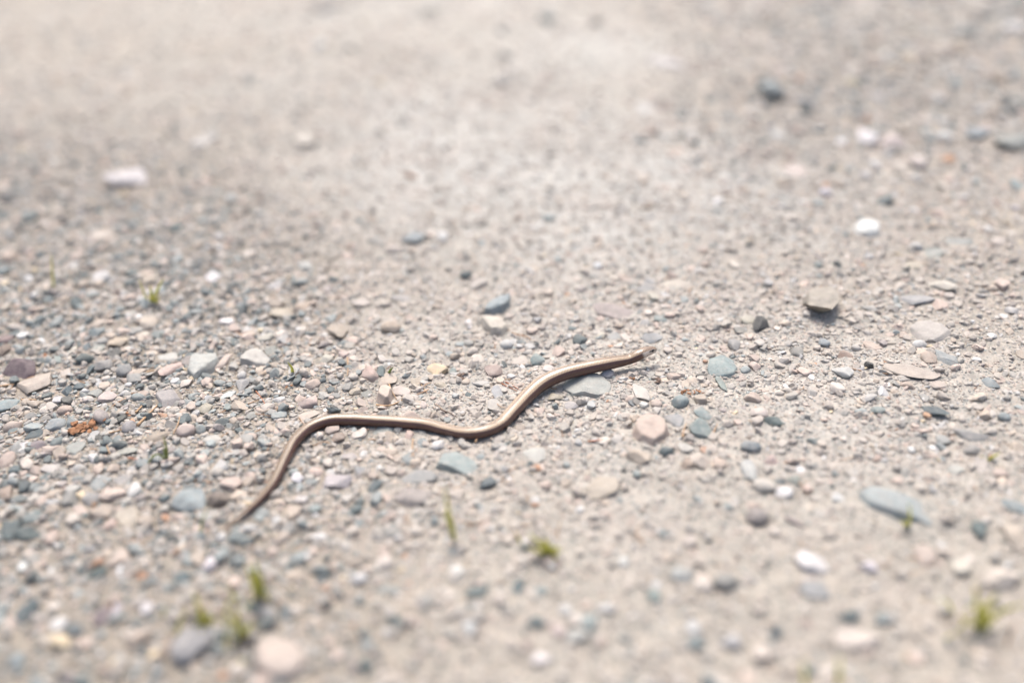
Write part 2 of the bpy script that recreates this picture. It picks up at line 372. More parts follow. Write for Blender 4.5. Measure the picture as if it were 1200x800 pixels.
# x y width height (pixels of the photograph), tilt, colour, shape; a few brown entries are shadows put in as stones
TABLE = """
22 434 36 24 -10 mv a|40 450 42 26 -5 tn f|99 421 22 16 -8 db r|122 430 22 15 -40 gr w|146 434 20 16 0 gr r|10 474 28 15 -18 bg l
78 458 16 13 0 db a|93 454 14 12 -30 db n|69 470 15 11 -15 lg a|62 476 10 8 0 dk n|76 481 18 11 -10 tn r|66 498 26 15 -45 bg l
15 500 22 15 -8 pk r|39 510 22 10 -28 db l|126 467 22 14 -15 pw n|138 470 14 10 0 tn f|143 491 10 11 0 dk r|151 501 18 16 0 gr r
198 467 32 20 -5 gr f|200 433 18 26 15 pk a|197 418 28 12 5 lg f|81 395 14 10 0 bg r|112 390 22 12 0 bg n|139 400 28 12 -42 tn l
184 393 15 11 10 bg r|167 392 18 8 5 pw f|8 398 20 12 0 mv n|5 411 14 13 0 br r|19 392 13 12 0 db n|33 408 14 9 -10 dk a
115 408 16 9 5 bg f|86 410 9 10 0 cr n|69 422 11 9 0 bg n|106 432 12 14 0 db a|78 438 18 7 5 bg f|123 453 16 10 35 tn n
112 460 19 10 10 bg f|103 468 12 9 0 pw n|147 446 13 8 0 pk a|166 440 14 7 0 pk f|167 468 12 7 -30 mv l|189 475 8 9 0 db r
218 450 16 11 -8 cr a|263 423 12 23 10 pk l|267 463 22 8 -25 wh l|283 453 16 16 0 gr a
297 447 13 9 15 gr n|311 397 22 12 -10 cr r|307 388 10 7 0 yl r|317 411 12 13 0 gr r|294 393 15 10 -20 tn n|312 436 12 9 0 yl n
382 421 15 12 10 pw n|364 472 26 16 -38 pk n|367 450 20 12 -50 pk a|356 447 8 13 0 bg l|378 445 9 8 0 db n|395 390 25 19 12 tn w
361 487 28 9 -20 pk f|225 477 13 12 0 pk a|240 479 18 14 0 tn c|213 485 10 13 0 tn l|218 505 24 18 0 pk r|295 487 13 13 0 gr a
276 500 9 10 0 dk n|338 510 10 9 0 dk n|267 478 10 9 0 bg n|276 402 15 10 10 db n|219 423 12 12 0 mv n|390 504 17 13 0 pk a
458 384 24 17 0 tn r|512 433 24 17 18 yl n|455 445 30 14 -28 tn f
434 439 18 16 -20 tn n|446 435 11 14 0 db a|470 459 20 16 -30 pw f|424 472 15 12 0 pk a|416 459 16 12 10 tn n
430 462 14 10 0 gr a|424 356 22 10 0 cr n|546 323 16 12 0 db r|562 333 22 12 0 cr n|322 336 20 11 -8 lg n|358 312 16 12 0 lg n
331 367 32 17 -15 tn f|353 360 18 14 0 tn n|393 349 14 8 0 br n|554 412 14 11 0 pw r|594 404 17 12 0 lg r|573 399 18 8 5 mv f
481 374 13 12 -20 pk r|549 402 13 9 0 gr n|524 412 9 10 0 gr n|496 419 9 9 0 bg r|549 379 9 13 0 wh a|475 350 36 10 0 gr f
579 436 22 16 -15 br c|488 447 14 11 0 tn c|516 451 15 10 0 tn c|409 405 18 9 0 gr f|404 416 14 11 0 pk n|401 426 10 9 0 db r
476 439 10 8 0 bg n|531 435 10 9 0 bg n|534 464 9 8 0 lg r|579 475 18 14 15 lg f|561 449 26 9 5 lg f|496 475 9 9 0 pw n
449 421 13 10 0 pw n|590 458 13 9 0 pw n|711 439 18 13 -5 lg r|630 422 22 15 15 bg a|680 399 18 14 5 db a
684 406 9 8 0 bg r|766 396 28 11 2 bg f|719 395 19 10 5 bg f|703 394 13 11 15 cr n|846 450 9 19 -5 bg l
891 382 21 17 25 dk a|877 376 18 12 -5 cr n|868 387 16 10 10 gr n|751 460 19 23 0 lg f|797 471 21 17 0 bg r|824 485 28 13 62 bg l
792 495 24 14 0 bg f|742 472 12 10 0 bg r|755 475 12 10 0 wh r|769 473 14 11 0 pk n|882 466 22 17 10 pk a|890 484 22 11 15 pw a
905 495 26 12 25 db a|693 475 11 10 0 lg n|700 484 10 9 0 pk n|669 475 17 10 -10 lg f|621 484 12 9 0 pk n|650 465 20 12 -20 tn c
639 343 18 10 0 cr n|719 366 56 16 16 mv f|775 374 20 9 22 bg l|767 348 15 9 0 cr n|757 338 24 10 -15 bg f|701 312 11 10 0 wh r
861 311 15 11 0 cr n|791 334 32 12 5 cr f|812 318 14 7 0 gr f|624 388 16 10 0 pk n|671 386 12 6 0 db n|664 395 8 9 0 gr n
654 414 17 12 0 tn n|609 423 20 11 5 pw f|643 432 15 9 0 lg f|619 413 13 9 20 pw n|821 416 16 8 0 lg f|861 405 16 14 0 gr n
884 429 14 12 0 pk n|868 443 14 8 0 pk f|843 478 13 6 0 dk f|820 502 26 26 0 bg w
880 524 25 14 3 bg r|781 530 18 14 0 db r|804 525 20 11 0 lg f|820 541 26 18 10 pw n|808 545 22 16 0 br n|842 544 20 14 15 pk n
896 570 28 19 12 pw r|919 578 22 14 0 wh n|878 552 18 24 0 lg n|887 606 27 22 0 mv r|932 611 28 10 30 mv l|749 535 30 18 0 tn n
710 531 14 8 5 bg f|705 571 42 26 -5 tn f|826 527 12 9 0 or c|746 555 10 9 0 bg n|903 540 18 12 -15 pk n|952 517 14 11 0 bg r
930 563 18 12 0 gr n|947 573 16 11 0 pk n|1096 482 32 13 12 db l|1086 487 10 8 0 or n|1137 508 40 16 8 gr l|1034 459 15 13 0 wh a
1063 451 19 10 12 pk n|1098 451 19 11 -8 pk f|1028 481 18 11 15 bg n|990 437 20 18 -10 lg a|1177 489 15 12 0 bg r|1191 524 18 12 0 pk n
1190 594 32 17 30 bg l|1147 621 20 22 10 db n|981 583 15 11 0 wh n|1028 537 11 9 0 pk n|1068 527 10 10 0 wh r
1120 550 20 10 0 lg f|1139 527 22 12 0 gr n|1104 516 18 12 0 bg c|1161 449 24 10 38 bg l
1104 336 32 13 3 cr n|1075 351 40 15 8 bg f|1102 358 18 12 18 pk n|1088 389 42 24 -8 pw f|1078 405 19 13 0 lg r|1108 421 24 22 0 bg c
1089 420 18 15 0 tn n|1068 436 66 14 14 pk f|1059 393 13 9 0 pk n|1022 406 19 12 -10 pk f|991 417 18 11 10 br a|934 411 20 15 25 gr a
1186 364 20 12 -15 lg n|1093 297 26 12 12 bg f|1158 269 11 9 0 wh r|1122 283 35 9 3 bg f|1170 284 22 11 0 pw n
1068 311 25 8 0 tn f|990 276 11 10 0 db n|966 402 14 10 0 bg n|1187 170 38 20 0 gr n|1145 157 29 18 0 bg n|1018 162 24 20 0 wh n
1046 167 30 16 25 pw n|1077 191 21 18 0 pw r|1112 186 18 10 0 or n|1015 206 15 12 0 lg n|968 226 16 12 0 wh r|1106 219 14 11 0 pw n
1190 244 10 8 0 wh r|930 201 28 17 0 pw f|1061 152 16 14 0 tn a|1086 154 14 9 0 bg n|1105 160 20 14 0 lg n|1191 217 16 14 0 bg n
904 107 32 22 0 bg n|1188 33 23 13 0 wh r|1141 37 15 13 0 db n|1104 57 18 12 0 pw n|999 97 18 13 0 tn n|1155 20 14 10 -30 db n
1194 5 16 12 0 db n|1179 15 14 9 0 gr n|1171 94 18 11 0 br n|1190 117 15 13 0 bg n|838 23 18 12 0 gr n|911 36 14 11 0 bg n
968 28 16 10 0 bg n|1000 113 12 12 0 bg n|1029 114 15 14 0 lg n|911 159 18 12 0 lg n|698 27 15 14 0 dk n|641 23 17 13 0 db n
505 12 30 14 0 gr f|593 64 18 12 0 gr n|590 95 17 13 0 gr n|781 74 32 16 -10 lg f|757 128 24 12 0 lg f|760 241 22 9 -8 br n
608 254 15 9 0 br n|486 281 28 18 -15 bg n|462 293 20 13 0 cr r|413 289 18 8 10 br n|518 277 14 16 0 lg n|147 212 46 25 18 wh a
7 236 20 9 0 dk n|150 108 17 9 0 br n|71 92 16 10 0 br n|383 9 28 12 0 gr n|375 53 16 16 0 wh r|293 94 16 11 0 gr n
188 144 14 12 0 pw r|271 233 17 13 0 lg n|304 251 15 11 0 gr n|205 268 17 10 0 db n|160 283 10 12 0 db n|86 271 10 10 0 br n
35 257 22 10 -15 db n|258 279 14 11 0 lg r|120 275 34 12 -18 pw f|238 166 34 12 0 lg f|356 166 22 18 -10 cr n|4 254 10 10 0 db n
57 341 11 11 0 dk r|90 354 18 11 0 db n|5 318 14 12 0 bg r|66 378 18 16 0 bg n|186 340 12 11 0 wh r|249 325 18 12 0 wh n
120 325 25 15 0 lg n|155 321 15 9 0 db n|174 329 20 12 0 pk n|266 378 18 10 -10 wh n|218 372 15 10 0 db n|175 379 20 18 0 pk n
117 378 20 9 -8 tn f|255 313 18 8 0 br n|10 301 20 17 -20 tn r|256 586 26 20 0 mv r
89 525 24 13 -25 bg f|109 536 13 12 0 wh r|158 574 16 19 0 wh r|81 585 22 19 10 gr a|106 585 25 15 10 gr n|116 568 31 16 -12 bg f
144 564 22 14 -5 gr f|132 580 34 15 -5 pk a|117 601 26 20 -8 tn n|62 590 19 11 -8 lg r|37 606 27 16 -35 bg n|12 621 26 24 0 db n
33 627 38 15 8 db n|133 550 16 12 -8 pk r|114 550 18 15 0 pk n|29 521 9 8 0 wh r|45 521 15 13 -30 mv n|8 540 19 20 0 pk r
16 551 16 11 -10 db n|19 525 18 15 0 gr n|60 550 25 10 -5 lg f|148 529 28 9 8 gr f|186 512 30 10 -25 br c|148 609 30 22 0 tn f
130 614 18 14 0 pk n|247 515 24 9 -8 lg f|274 530 18 10 15 lg f|272 567 25 19 12 pk n|259 629 13 12 0 wh r|245 660 18 18 -20 wh n
213 637 9 15 0 lg l|27 665 11 12 0 wh r|8 579 18 18 -25 br n|61 630 15 17 0 pk r|192 584 16 11 0 db n|143 654 26 22 0 pk n
68 733 20 20 10 wh r|88 738 22 15 0 db n|31 718 38 20 -38 db l|121 721 20 28 0 mv a|136 715 15 16 0 lg n|172 713 15 16 0 wh r
163 747 33 22 -15 tn n|227 757 47 44 0 gr n|18 773 24 20 0 bg n|195 757 17 33 0 br l|113 672 25 15 -15 db n|178 682 17 13 0 bg n
213 677 20 14 0 db n|492 559 42 16 5 bg f|571 567 22 13 -25 db n|421 679 20 15 -8 wh r|535 670 16 16 0 wh r
559 695 28 14 -10 db n|464 728 22 12 5 db n|551 737 18 16 0 lg n|429 779 20 20 0 db n|514 521 15 15 0 wh a|528 512 14 15 0 gr a
396 566 34 20 8 lg a|440 570 20 12 -30 db n|418 597 18 12 -25 db n|349 560 15 14 0 wh a|410 534 21 10 5 gr f|397 514 15 13 10 br n
466 538 13 11 -15 pk n|479 510 13 13 0 pk n|447 505 30 11 0 bg f|482 583 45 26 8 mv c|371 553 16 13 -10 pk n|353 587 17 12 0 lg n
369 597 16 13 0 bg n|407 586 15 12 0 cr n|332 630 21 12 -20 tn n|535 580 20 15 -8 pw n|570 607 11 10 0 pw r|626 534 28 17 5 lg f
629 548 17 9 0 or n|731 659 14 14 0 wh r|800 674 30 18 8 lg n|808 635 19 17 0 pw n|850 683 32 24 0 gr r|767 699 16 18 0 bg r
812 735 19 20 0 wh r|814 754 24 18 0 bg n|856 752 24 20 0 lg n|677 746 26 20 15 lg n|633 771 22 17 0 wh n|655 739 20 18 0 pw n
629 730 20 15 -10 db n|691 731 24 22 0 bg n|711 712 22 16 0 lg n|648 663 11 11 0 lg r|608 688 15 20 0 db n|635 692 15 15 0 bg n
953 661 42 27 15 wh n|1018 664 24 17 0 wh n|1005 748 56 28 5 pw f|995 722 24 14 10 db n|908 741 17 13 0 db n|953 691 34 22 0 bg f
1085 653 24 26 0 pk n|1175 677 44 26 0 pw n|1125 665 24 22 0 pw n|1192 628 26 34 0 pk n|893 766 26 20 0 pw n|1033 725 22 16 0 bg n
1108 712 24 18 0 pw n
"""
# the stones whose outline shows clearly: corners in pixels of the photograph, colour, thickness in mm
OUTLINED = [
    ([(219, 437), (225, 419), (239, 410), (252, 413), (256, 424), (245, 436), (228, 445)], 'lg', 9, (.84, .82, .79)),
    ([(282, 426), (288, 416), (299, 411), (309, 414), (318, 422), (311, 427), (296, 428)], 'cr', 7, (.9, .93, .95)),
    ([(659, 452), (664, 446), (680, 441), (700, 440), (716, 449), (713, 458), (700, 464), (672, 463)], 'lg', 7, (.9, .91, .92)),
    ([(742, 505), (747, 496), (760, 491), (775, 495), (783, 504), (778, 514), (765, 520), (748, 515)], 'pk', 9, (1.12, 1.12, 1.1)),
    ([(1006, 577), (1018, 571), (1048, 578), (1085, 590), (1104, 601), (1101, 610), (1085, 613), (1048, 604), (1016, 592)], 'bg', 7, (1.3, 1.27, 1.25)),
    ([(200, 596), (208, 584), (222, 577), (240, 577), (242, 588), (239, 597), (218, 599)], 'bg', 8, (1.3, 1.3, 1.3)),
    ([(511, 547), (519, 533), (535, 531), (561, 541), (556, 552), (544, 557), (520, 550)], 'bg', 6, (1.2, 1.17, 1.15)),
    ([(564, 373), (574, 371), (586, 374), (596, 383), (588, 391), (576, 392), (567, 384)], 'cr', 10, (1, 1, 1)),
    ([(441, 468), (445, 457), (453, 453), (461, 460), (457, 472), (450, 473)], 'pk', 10, (1.12, 1.12, 1.1)),
    ([(829, 432), (832, 421), (845, 419), (858, 424), (864, 432), (860, 440), (842, 440), (832, 438)], 'bg', 6, (1.25, 1.25, 1.25)),
    ([(1001, 266), (1008, 263), (1022, 263), (1031, 268), (1029, 275), (1012, 276), (1003, 273)], 'wh', 10, (1, 1, 1)),
    ([(943, 358), (945, 347), (953, 341), (966, 341), (974, 349), (974, 358), (966, 367), (952, 364)], 'tn', 14, (.66, .72, .78)),
    ([(568, 367), (572, 358), (584, 353), (598, 348), (597, 358), (588, 366), (574, 369)], 'bg', 10, (1.05, 1.05, 1.05)),
    ([(299, 784), (301, 762), (317, 750), (340, 751), (357, 765), (359, 782), (344, 796), (318, 796)], 'pk', 10, (.95, .97, .98)),
]
LABELS = {  # the stones one would point at first, in their own words
    (22, 434): 'dark purple angular stone at the far left, behind a flat tan slab',
    (40, 450): 'broad flat tan stone in front of the dark purple stone',
    (99, 421): 'dark oval pebble, smooth and egg-like, right of the purple stone',
    (122, 430): 'greenish grey wedge of stone leaning beside the dark egg-like pebble',
    (147, 212): 'large whitish stone alone in the blurred distance at upper left',
    (267, 463): 'thin white bar-shaped pebble in front of the big tan diamond-shaped stone',
    (458, 384): 'rounded tan pebble with a brownish front on bare dirt behind the arched body',
    (512, 433): 'yellowish cream stone behind the dip in the middle of the slowworm',
    (711, 439): 'light grey round pebble wedged under the raised neck of the slowworm',
    (680, 399): 'dark green-black broken stone with a tiny bluish pebble at its foot',
    (766, 396): 'flat blue-grey stone directly behind the tip of the snout',
    (891, 382): 'dark broken stone, its shade painted charcoal, standing against a small cream stone',  # a stone in shade; the shadow is put into its colour
    (820, 502): 'wedge of blue-grey stone right of the large pale pink boulder-like stone',
    (905, 495): 'dark blue-grey sliver with sharp edges under a thin pale flake',
    (719, 366): 'long faint mauve-grey slab sunk into the dirt behind the neck',
    (1088, 389): 'broad pale pinkish slab with an uneven top, right of the picture centre',
    (1068, 436): 'very long flat pink stone sunk in the dirt on the right',
    (1137, 508): 'long grey stone with a light top near the right edge',
    (1096, 482): 'dark blue-grey long stone lying beside a tiny rust-coloured chip',
    (1187, 170): 'thick grey slab with a dark front, cut by the right picture edge',
    (904, 107): 'lone blue-grey stone with a dark front in the blurred upper right',
    (1188, 33): 'bright white stone in the top right corner',
    (698, 27): 'small charcoal stone near the middle of the top edge',
    (953, 661): 'bright white blurred stone in the right foreground, larger of two',
    (1018, 664): 'smaller white blurred stone right of the bright white one in the foreground',
    (1005, 748): 'wide pale pinkish blurred stone near the bottom edge on the right',
    (227, 757): 'big blurred grey stone in the front left, left of the biggest pink stone',
    (158, 574): 'white egg-shaped pebble left of the tail, behind a pink chip',
    (256, 586): 'round mauve-brown stone between the blue-grey wedge and the tail',
    (396, 566): 'light grey stone with a dark shaded front under the arched body',
    (514, 521): 'bright white angular pebble just in front of the middle dip of the body',
    (482, 583): 'crumbly mauve earth lump in front of the belly, left of a grass blade',
    (705, 571): 'flat earth-coloured stone with a crumbled edge in the middle foreground',
    (146, 434): 'round speckled grey pebble between the green wedge and the pink stones',
    (121, 721): 'dark plum-coloured blurred stone standing upright in the left foreground',
    (68, 733): 'round white blurred pebble touching a dark one in the left foreground',
    (395, 390): 'tan wedge of stone with a shaded front on the bare dirt at centre left',
    (990, 437): 'light grey angular block with a black gap beneath it',
    (1104, 336): 'cream stone with a thin dark shadow beneath, behind the blue flat stone',
}
OUT_LABELS = ['large tan-grey diamond-shaped stone, the clearest on the left', 'low cream triangular stone right of the diamond-shaped stone',
              'broad pale grey flat stone the front of the slowworm rests on', 'large pale pink boulder-like stone in front of the head',
              'longest blue-grey slab, blurred, in the right foreground', 'light blue-grey wedge of stone left of the tail tip',
              'squarish blue-grey slab behind the grass blade in the middle', 'cream stone with a pale sharp top, in front of a blue-grey wedge',
              'pale pink angular chunk with a curved needle at its foot', 'oval blue-grey slab lying flat right of the head',
              'brightest white oblong stone in the blurred right background', 'upright greyish stone with a dark hollow front, right of the head',
              'blue-grey pointed wedge right behind the cream sharp-topped stone', 'biggest pink stone, blurred, at the bottom edge on the left']

# ------------------------------------------------------------------ slowworm path (pixels, visible width, lift in m)
WORM = [(264.5, 618, 3.0, .0022), (279, 606.5, 6.2, .002), (301, 588, 9.6, .0012), (319.5, 566.5, 12.2, 0), (334, 538, 13.7, 0), (346, 516, 14.5, 0),
        (364, 500.5, 15, 0), (386, 492.5, 15, 0), (409, 491.5, 15, 0), (441, 493, 15, 0), (474, 495, 15, 0), (500, 497.5, 14.8, 0), (524, 503.5, 14.6, 0),
        (549, 507.5, 15, 0), (567, 505.5, 15.5, 0), (585, 498, 16.2, 0), (601, 482, 17.2, 0), (617.5, 464.5, 18.2, 0.0005),
        (636, 449, 18.7, 0.0015), (660, 438, 18.2, 0.003), (685, 431.5, 17.4, 0.0035), (710, 426.3, 16.6, 0.0035), (722, 424, 15.6, 0.0035), (731, 422.4, 14.0, 0.004),
        (738, 420.9, 13.0, 0.0045), (745, 417.8, 14.2, 0.006), (751, 414.7, 14.2, 0.0075), (757, 411.9, 13.2, 0.0085), (762, 410.4, 11.6, 0.009), (766, 409.6, 8.6, 0.009), (768.4, 409.3, 4.4, 0.009)]

def worm_path():
    P, Rr = [], []
    for (x, y, wd, lift) in WORM:
        r = 0.004
        for _ in range(4):
            p, t = at(x, y, r + lift)
            r = wd / 2 * .95 * t / FPX
        P.append(p); Rr.append(r)
    P, Rr = np.array(P), np.array(Rr)
    s = np.concatenate([[0], np.cumsum(np.linalg.norm(np.diff(P, axis=0), axis=1))])
    # Catmull-Rom over arc length, then resample
    def cr(vals, u):
        k = np.clip(np.searchsorted(s, u, side='right') - 1, 0, len(s) - 2)
        h = s[k + 1] - s[k]
        tt = (u - s[k]) / h
        m = np.gradient(vals, s, axis=0)
        if vals.ndim == 2:
            tt = tt[:, None]; h = h[:, None]
        return ((2 * tt**3 - 3 * tt**2 + 1) * vals[k] + (tt**3 - 2 * tt**2 + tt) * h * m[k]
                + (-2 * tt**3 + 3 * tt**2) * vals[k + 1] + (tt**3 - tt**2) * h * m[k + 1])
    n = 760
    q = np.linspace(0, 1, n)
    u = s[-1] * (1 - (1 - q) ** 1.0)
    C = cr(P, u); R_ = np.maximum(cr(Rr, u), 0.0004)
    ker = np.ones(9) / 9
    for a in range(3):
        pad = np.pad(C[:, a], 4, mode='reflect', reflect_type='odd')
        C[:, a] = np.convolve(pad, ker, 'valid')
    return C, R_, u

WC, WR, WS = worm_path()
WLEN = WS[-1]

# ------------------------------------------------------------------ stones
stones = []                             # dicts: x y w h col shape label mesh-data
def parse():
    for line in TABLE.strip().splitlines():
        for e in line.split('|'):
            x, y, w_, h_, a, c, s = e.split()
            stones.append(dict(x=float(x), y=float(y), w=float(w_), h=float(h_), ang=float(a), col=c, shape=s,
                               label=LABELS.get((int(x), int(y)))))
parse()
for k, (poly, c, th, gain) in enumerate(OUTLINED):
    xs, ys = [p[0] for p in poly], [p[1] for p in poly]
    stones.append(dict(x=(min(xs) + max(xs)) / 2, y=(min(ys) + max(ys)) / 2, w=max(xs) - min(xs), h=max(ys) - min(ys), ang=0, col=c,
                       shape='a', label=OUT_LABELS[k], poly=poly, th=th / 1000, gain=gain))

def stone_dims(s):
    g = np.random.default_rng(int(s['x'] * 131 + s['y'] * 17))
    if 'poly' in s:
        c = s['th'] / 2
        p, t = at(s['x'], s['y'], c * .45)
        return g, p, s['w'] / 2 * t / FPX, None, c, 0.0
    d = ray(s['x'], s['y'])
    phi = math.atan2(-d[2], math.hypot(d[0], d[1]))
    _, t = at(s['x'], s['y'])
    ux = t / FPX
    a, hp = s['w'] / 2 * ux, s['h'] / 2 * ux
    ratio = {'r': .72, 'a': .6, 'f': .3, 's': .45, 'l': .5, 'w': .65, 'c': .5, 'n': .6}[s['shape']]
    c = min(ratio * min(a, hp * 1.3), hp * .85 / math.cos(phi))
    b = math.sqrt(max(hp * hp - (c * math.cos(phi)) ** 2, 1e-9)) / math.sin(phi)
    b = min(max(b, c * .8), 1.7 * max(a, hp))
    emb = .08 if s['shape'] in 'fsc' else .24
    p, t = at(s['x'], s['y'], c * emb)
    yaw = -math.atan2(math.tan(math.radians(s['ang'])), math.sin(phi)) if s['ang'] else 0
    return g, p, a, b, c, yaw

OWN = {(22, 434): (.105, .072, .082), (121, 721): (.12, .09, .10), (256, 586): (.20, .155, .145), (237, 428): (.33, .30, .26), (8, 398): (.19, .14, .13)}
def colour_of(s, g):
    c = np.array(OWN.get((s['x'], s['y']), CV[s['col']]))
    if 'gain' in s:
        c = c * np.array(s['gain'])
    if s['shape'] in 'fc':
        c = c * .65 + np.array(SOIL) * .35
    return c * .86 * g.uniform(.88, 1.1) * (1 + g.normal(0, .025, 3))

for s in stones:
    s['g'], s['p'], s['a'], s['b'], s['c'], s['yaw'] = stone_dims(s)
    s['area'] = s['w'] * s['h'] * (3 if s['label'] else 1)
order = sorted(range(len(stones)), key=lambda i: -stones[i]['area'])
MAIN, REST = order[:300], order[300:]

# landmarks for telling stones apart: pixel, phrase
MARKS = [(765, 409, "the slowworm's snout"), (715, 428, "the slowworm's neck"), (640, 447, "the slowworm's thickest part"), (585, 498, "the slowworm's forward bend"),
         (530, 505, "the dip in the slowworm's middle"), (450, 494, "the slowworm's straight middle"), (385, 492, "the slowworm's rear arch"),
         (334, 538, "the slowworm's rear bend"), (267, 616, "the slowworm's tail tip"),
         (22, 434, 'the dark purple stone'), (99, 502, 'the orange crumbled scrap'), (237, 428, 'the large diamond-shaped stone'), (221, 587, 'the blue-grey wedge by the tail'),
         (763, 505, 'the pale pink boulder-like stone'), (847, 430, 'the oval blue-grey slab'), (960, 352, 'the upright stone with the dark hollow front'),
         (1056, 592, 'the longest blue-grey slab'), (953, 661, 'the bright white foreground stone'), (1016, 269, 'the brightest white oblong stone'),
         (1088, 389, 'the broad pale slab on the right'), (1187, 170, 'the thick slab at the right edge'), (904, 107, 'the lone stone at upper right'),
         (1188, 33, 'the white stone in the top right corner'), (698, 27, 'the charcoal stone at the top edge'), (147, 212, 'the large whitish stone at upper left'),
         (458, 384, 'the rounded tan pebble on bare dirt'), (579, 382, 'the cream sharp-topped stone'), (512, 433, 'the yellowish cream stone'), (537, 545, 'the squarish blue-grey slab'),
         (526, 600, 'the lone grass blade in the middle'), (290, 700, 'the green tuft in the left foreground'), (640, 642, 'the small green seedling in the foreground'),
         (328, 773, 'the biggest pink stone'), (178, 345, 'the sprig with a white pebble'), (192, 527, 'the bent green sprig'), (1155, 715, 'the grass in the right foreground'),
         (158, 574, 'the white egg-shaped pebble'), (1137, 508, 'the long grey stone near the right edge'), (62, 318, 'the thin stalk at the left'),
         (705, 571, 'the flat earth-coloured stone'), (905, 495, 'the dark sharp sliver'), (719, 366, 'the long faint mauve slab'),
         (356, 166, 'the cream stone in the blurred track'), (121, 721, 'the plum-coloured upright stone'), (850, 683, 'the round grey foreground stone'), (451, 463, 'the pink chunk with the curved needle'), (1068, 436, 'the very long flat pink stone')]

def size_word(s):
    q = s['w'] * s['h']
    return 'tiny' if q < 125 else 'small' if q < 260 else 'mid-sized' if q < 470 else 'large' if q < 900 else 'very large'

def direction(dx, dy):
    a = math.degrees(math.atan2(-dy * 1.3, dx)) % 360
    return ['right of', 'behind and right of', 'behind', 'behind and left of', 'left of', 'in front and left of', 'in front of',
            'in front and right of'][int((a + 22.5) // 45) % 8]

def relation(s):
    x, y, ph = min((m for m in MARKS if math.hypot(m[0] - s['x'], m[1] - s['y']) > 6), key=lambda m: math.hypot(m[0] - s['x'], m[1] - s['y']))
    d = math.hypot(x - s['x'], y - s['y'])
    return ('close ' if d < 40 else '' if d < 85 else 'well ') + direction(s['x'] - x, s['y'] - y) + ' ' + ph, ph

def brief(s):
    return f"{size_word(s)} {CN[s['col']]} {SN[s['shape']]} {'pebble' if s['w'] * s['h'] < 260 else 'stone'}"

def words_n(t): return len(t.split())
def write_labels():
    names = {}
    todo = []
    for i in MAIN:
        s = stones[i]
        if not s['label']:
            s['rel'] = relation(s)[0]
            s['label'] = brief(s) + ' ' + s['rel']  # shadows entered in the table get worded as brown pebbles too
            todo.append(i)
    def clashes():
        d = {}
        for i in MAIN: d.setdefault(stones[i]['label'].lower(), []).append(i)
        return [v for v in d.values() if len(v) > 1]
    for v in clashes():                # say what lies next to it
        for i in v:
            s = stones[i]
            near = sorted((math.hypot(q['x'] - s['x'], q['y'] - s['y']), q) for j in MAIN for q in [stones[j]] if j != i and q['col'] != s['col'])[0][1] if False else \
                min((stones[j] for j in MAIN if j != i and stones[j]['col'] != s['col']), key=lambda q: math.hypot(q['x'] - s['x'], q['y'] - s['y']))
            s['label'] = f"{size_word(s)} {CN[s['col']]} pebble {s['rel']}, {direction(s['x'] - near['x'], s['y'] - near['y'])} a {CN[near['col']]} one"
    for v in clashes():
        v.sort(key=lambda i: stones[i]['x'])
        for k, i in enumerate(v):
            s = stones[i]
            s['label'] = ('leftmost ' if k == 0 else 'rightmost ' if k == len(v) - 1 else 'middle ') + brief(s) + ' ' + s['rel']
    for i in MAIN:
        t = stones[i]['label']
        if words_n(t) > 16:
            stones[i]['label'] = t.replace('mid-sized ', '').replace(' and ', '-')
write_labels()

def soften(me):
    me.set_sharp_from_angle(angle=math.radians(48))

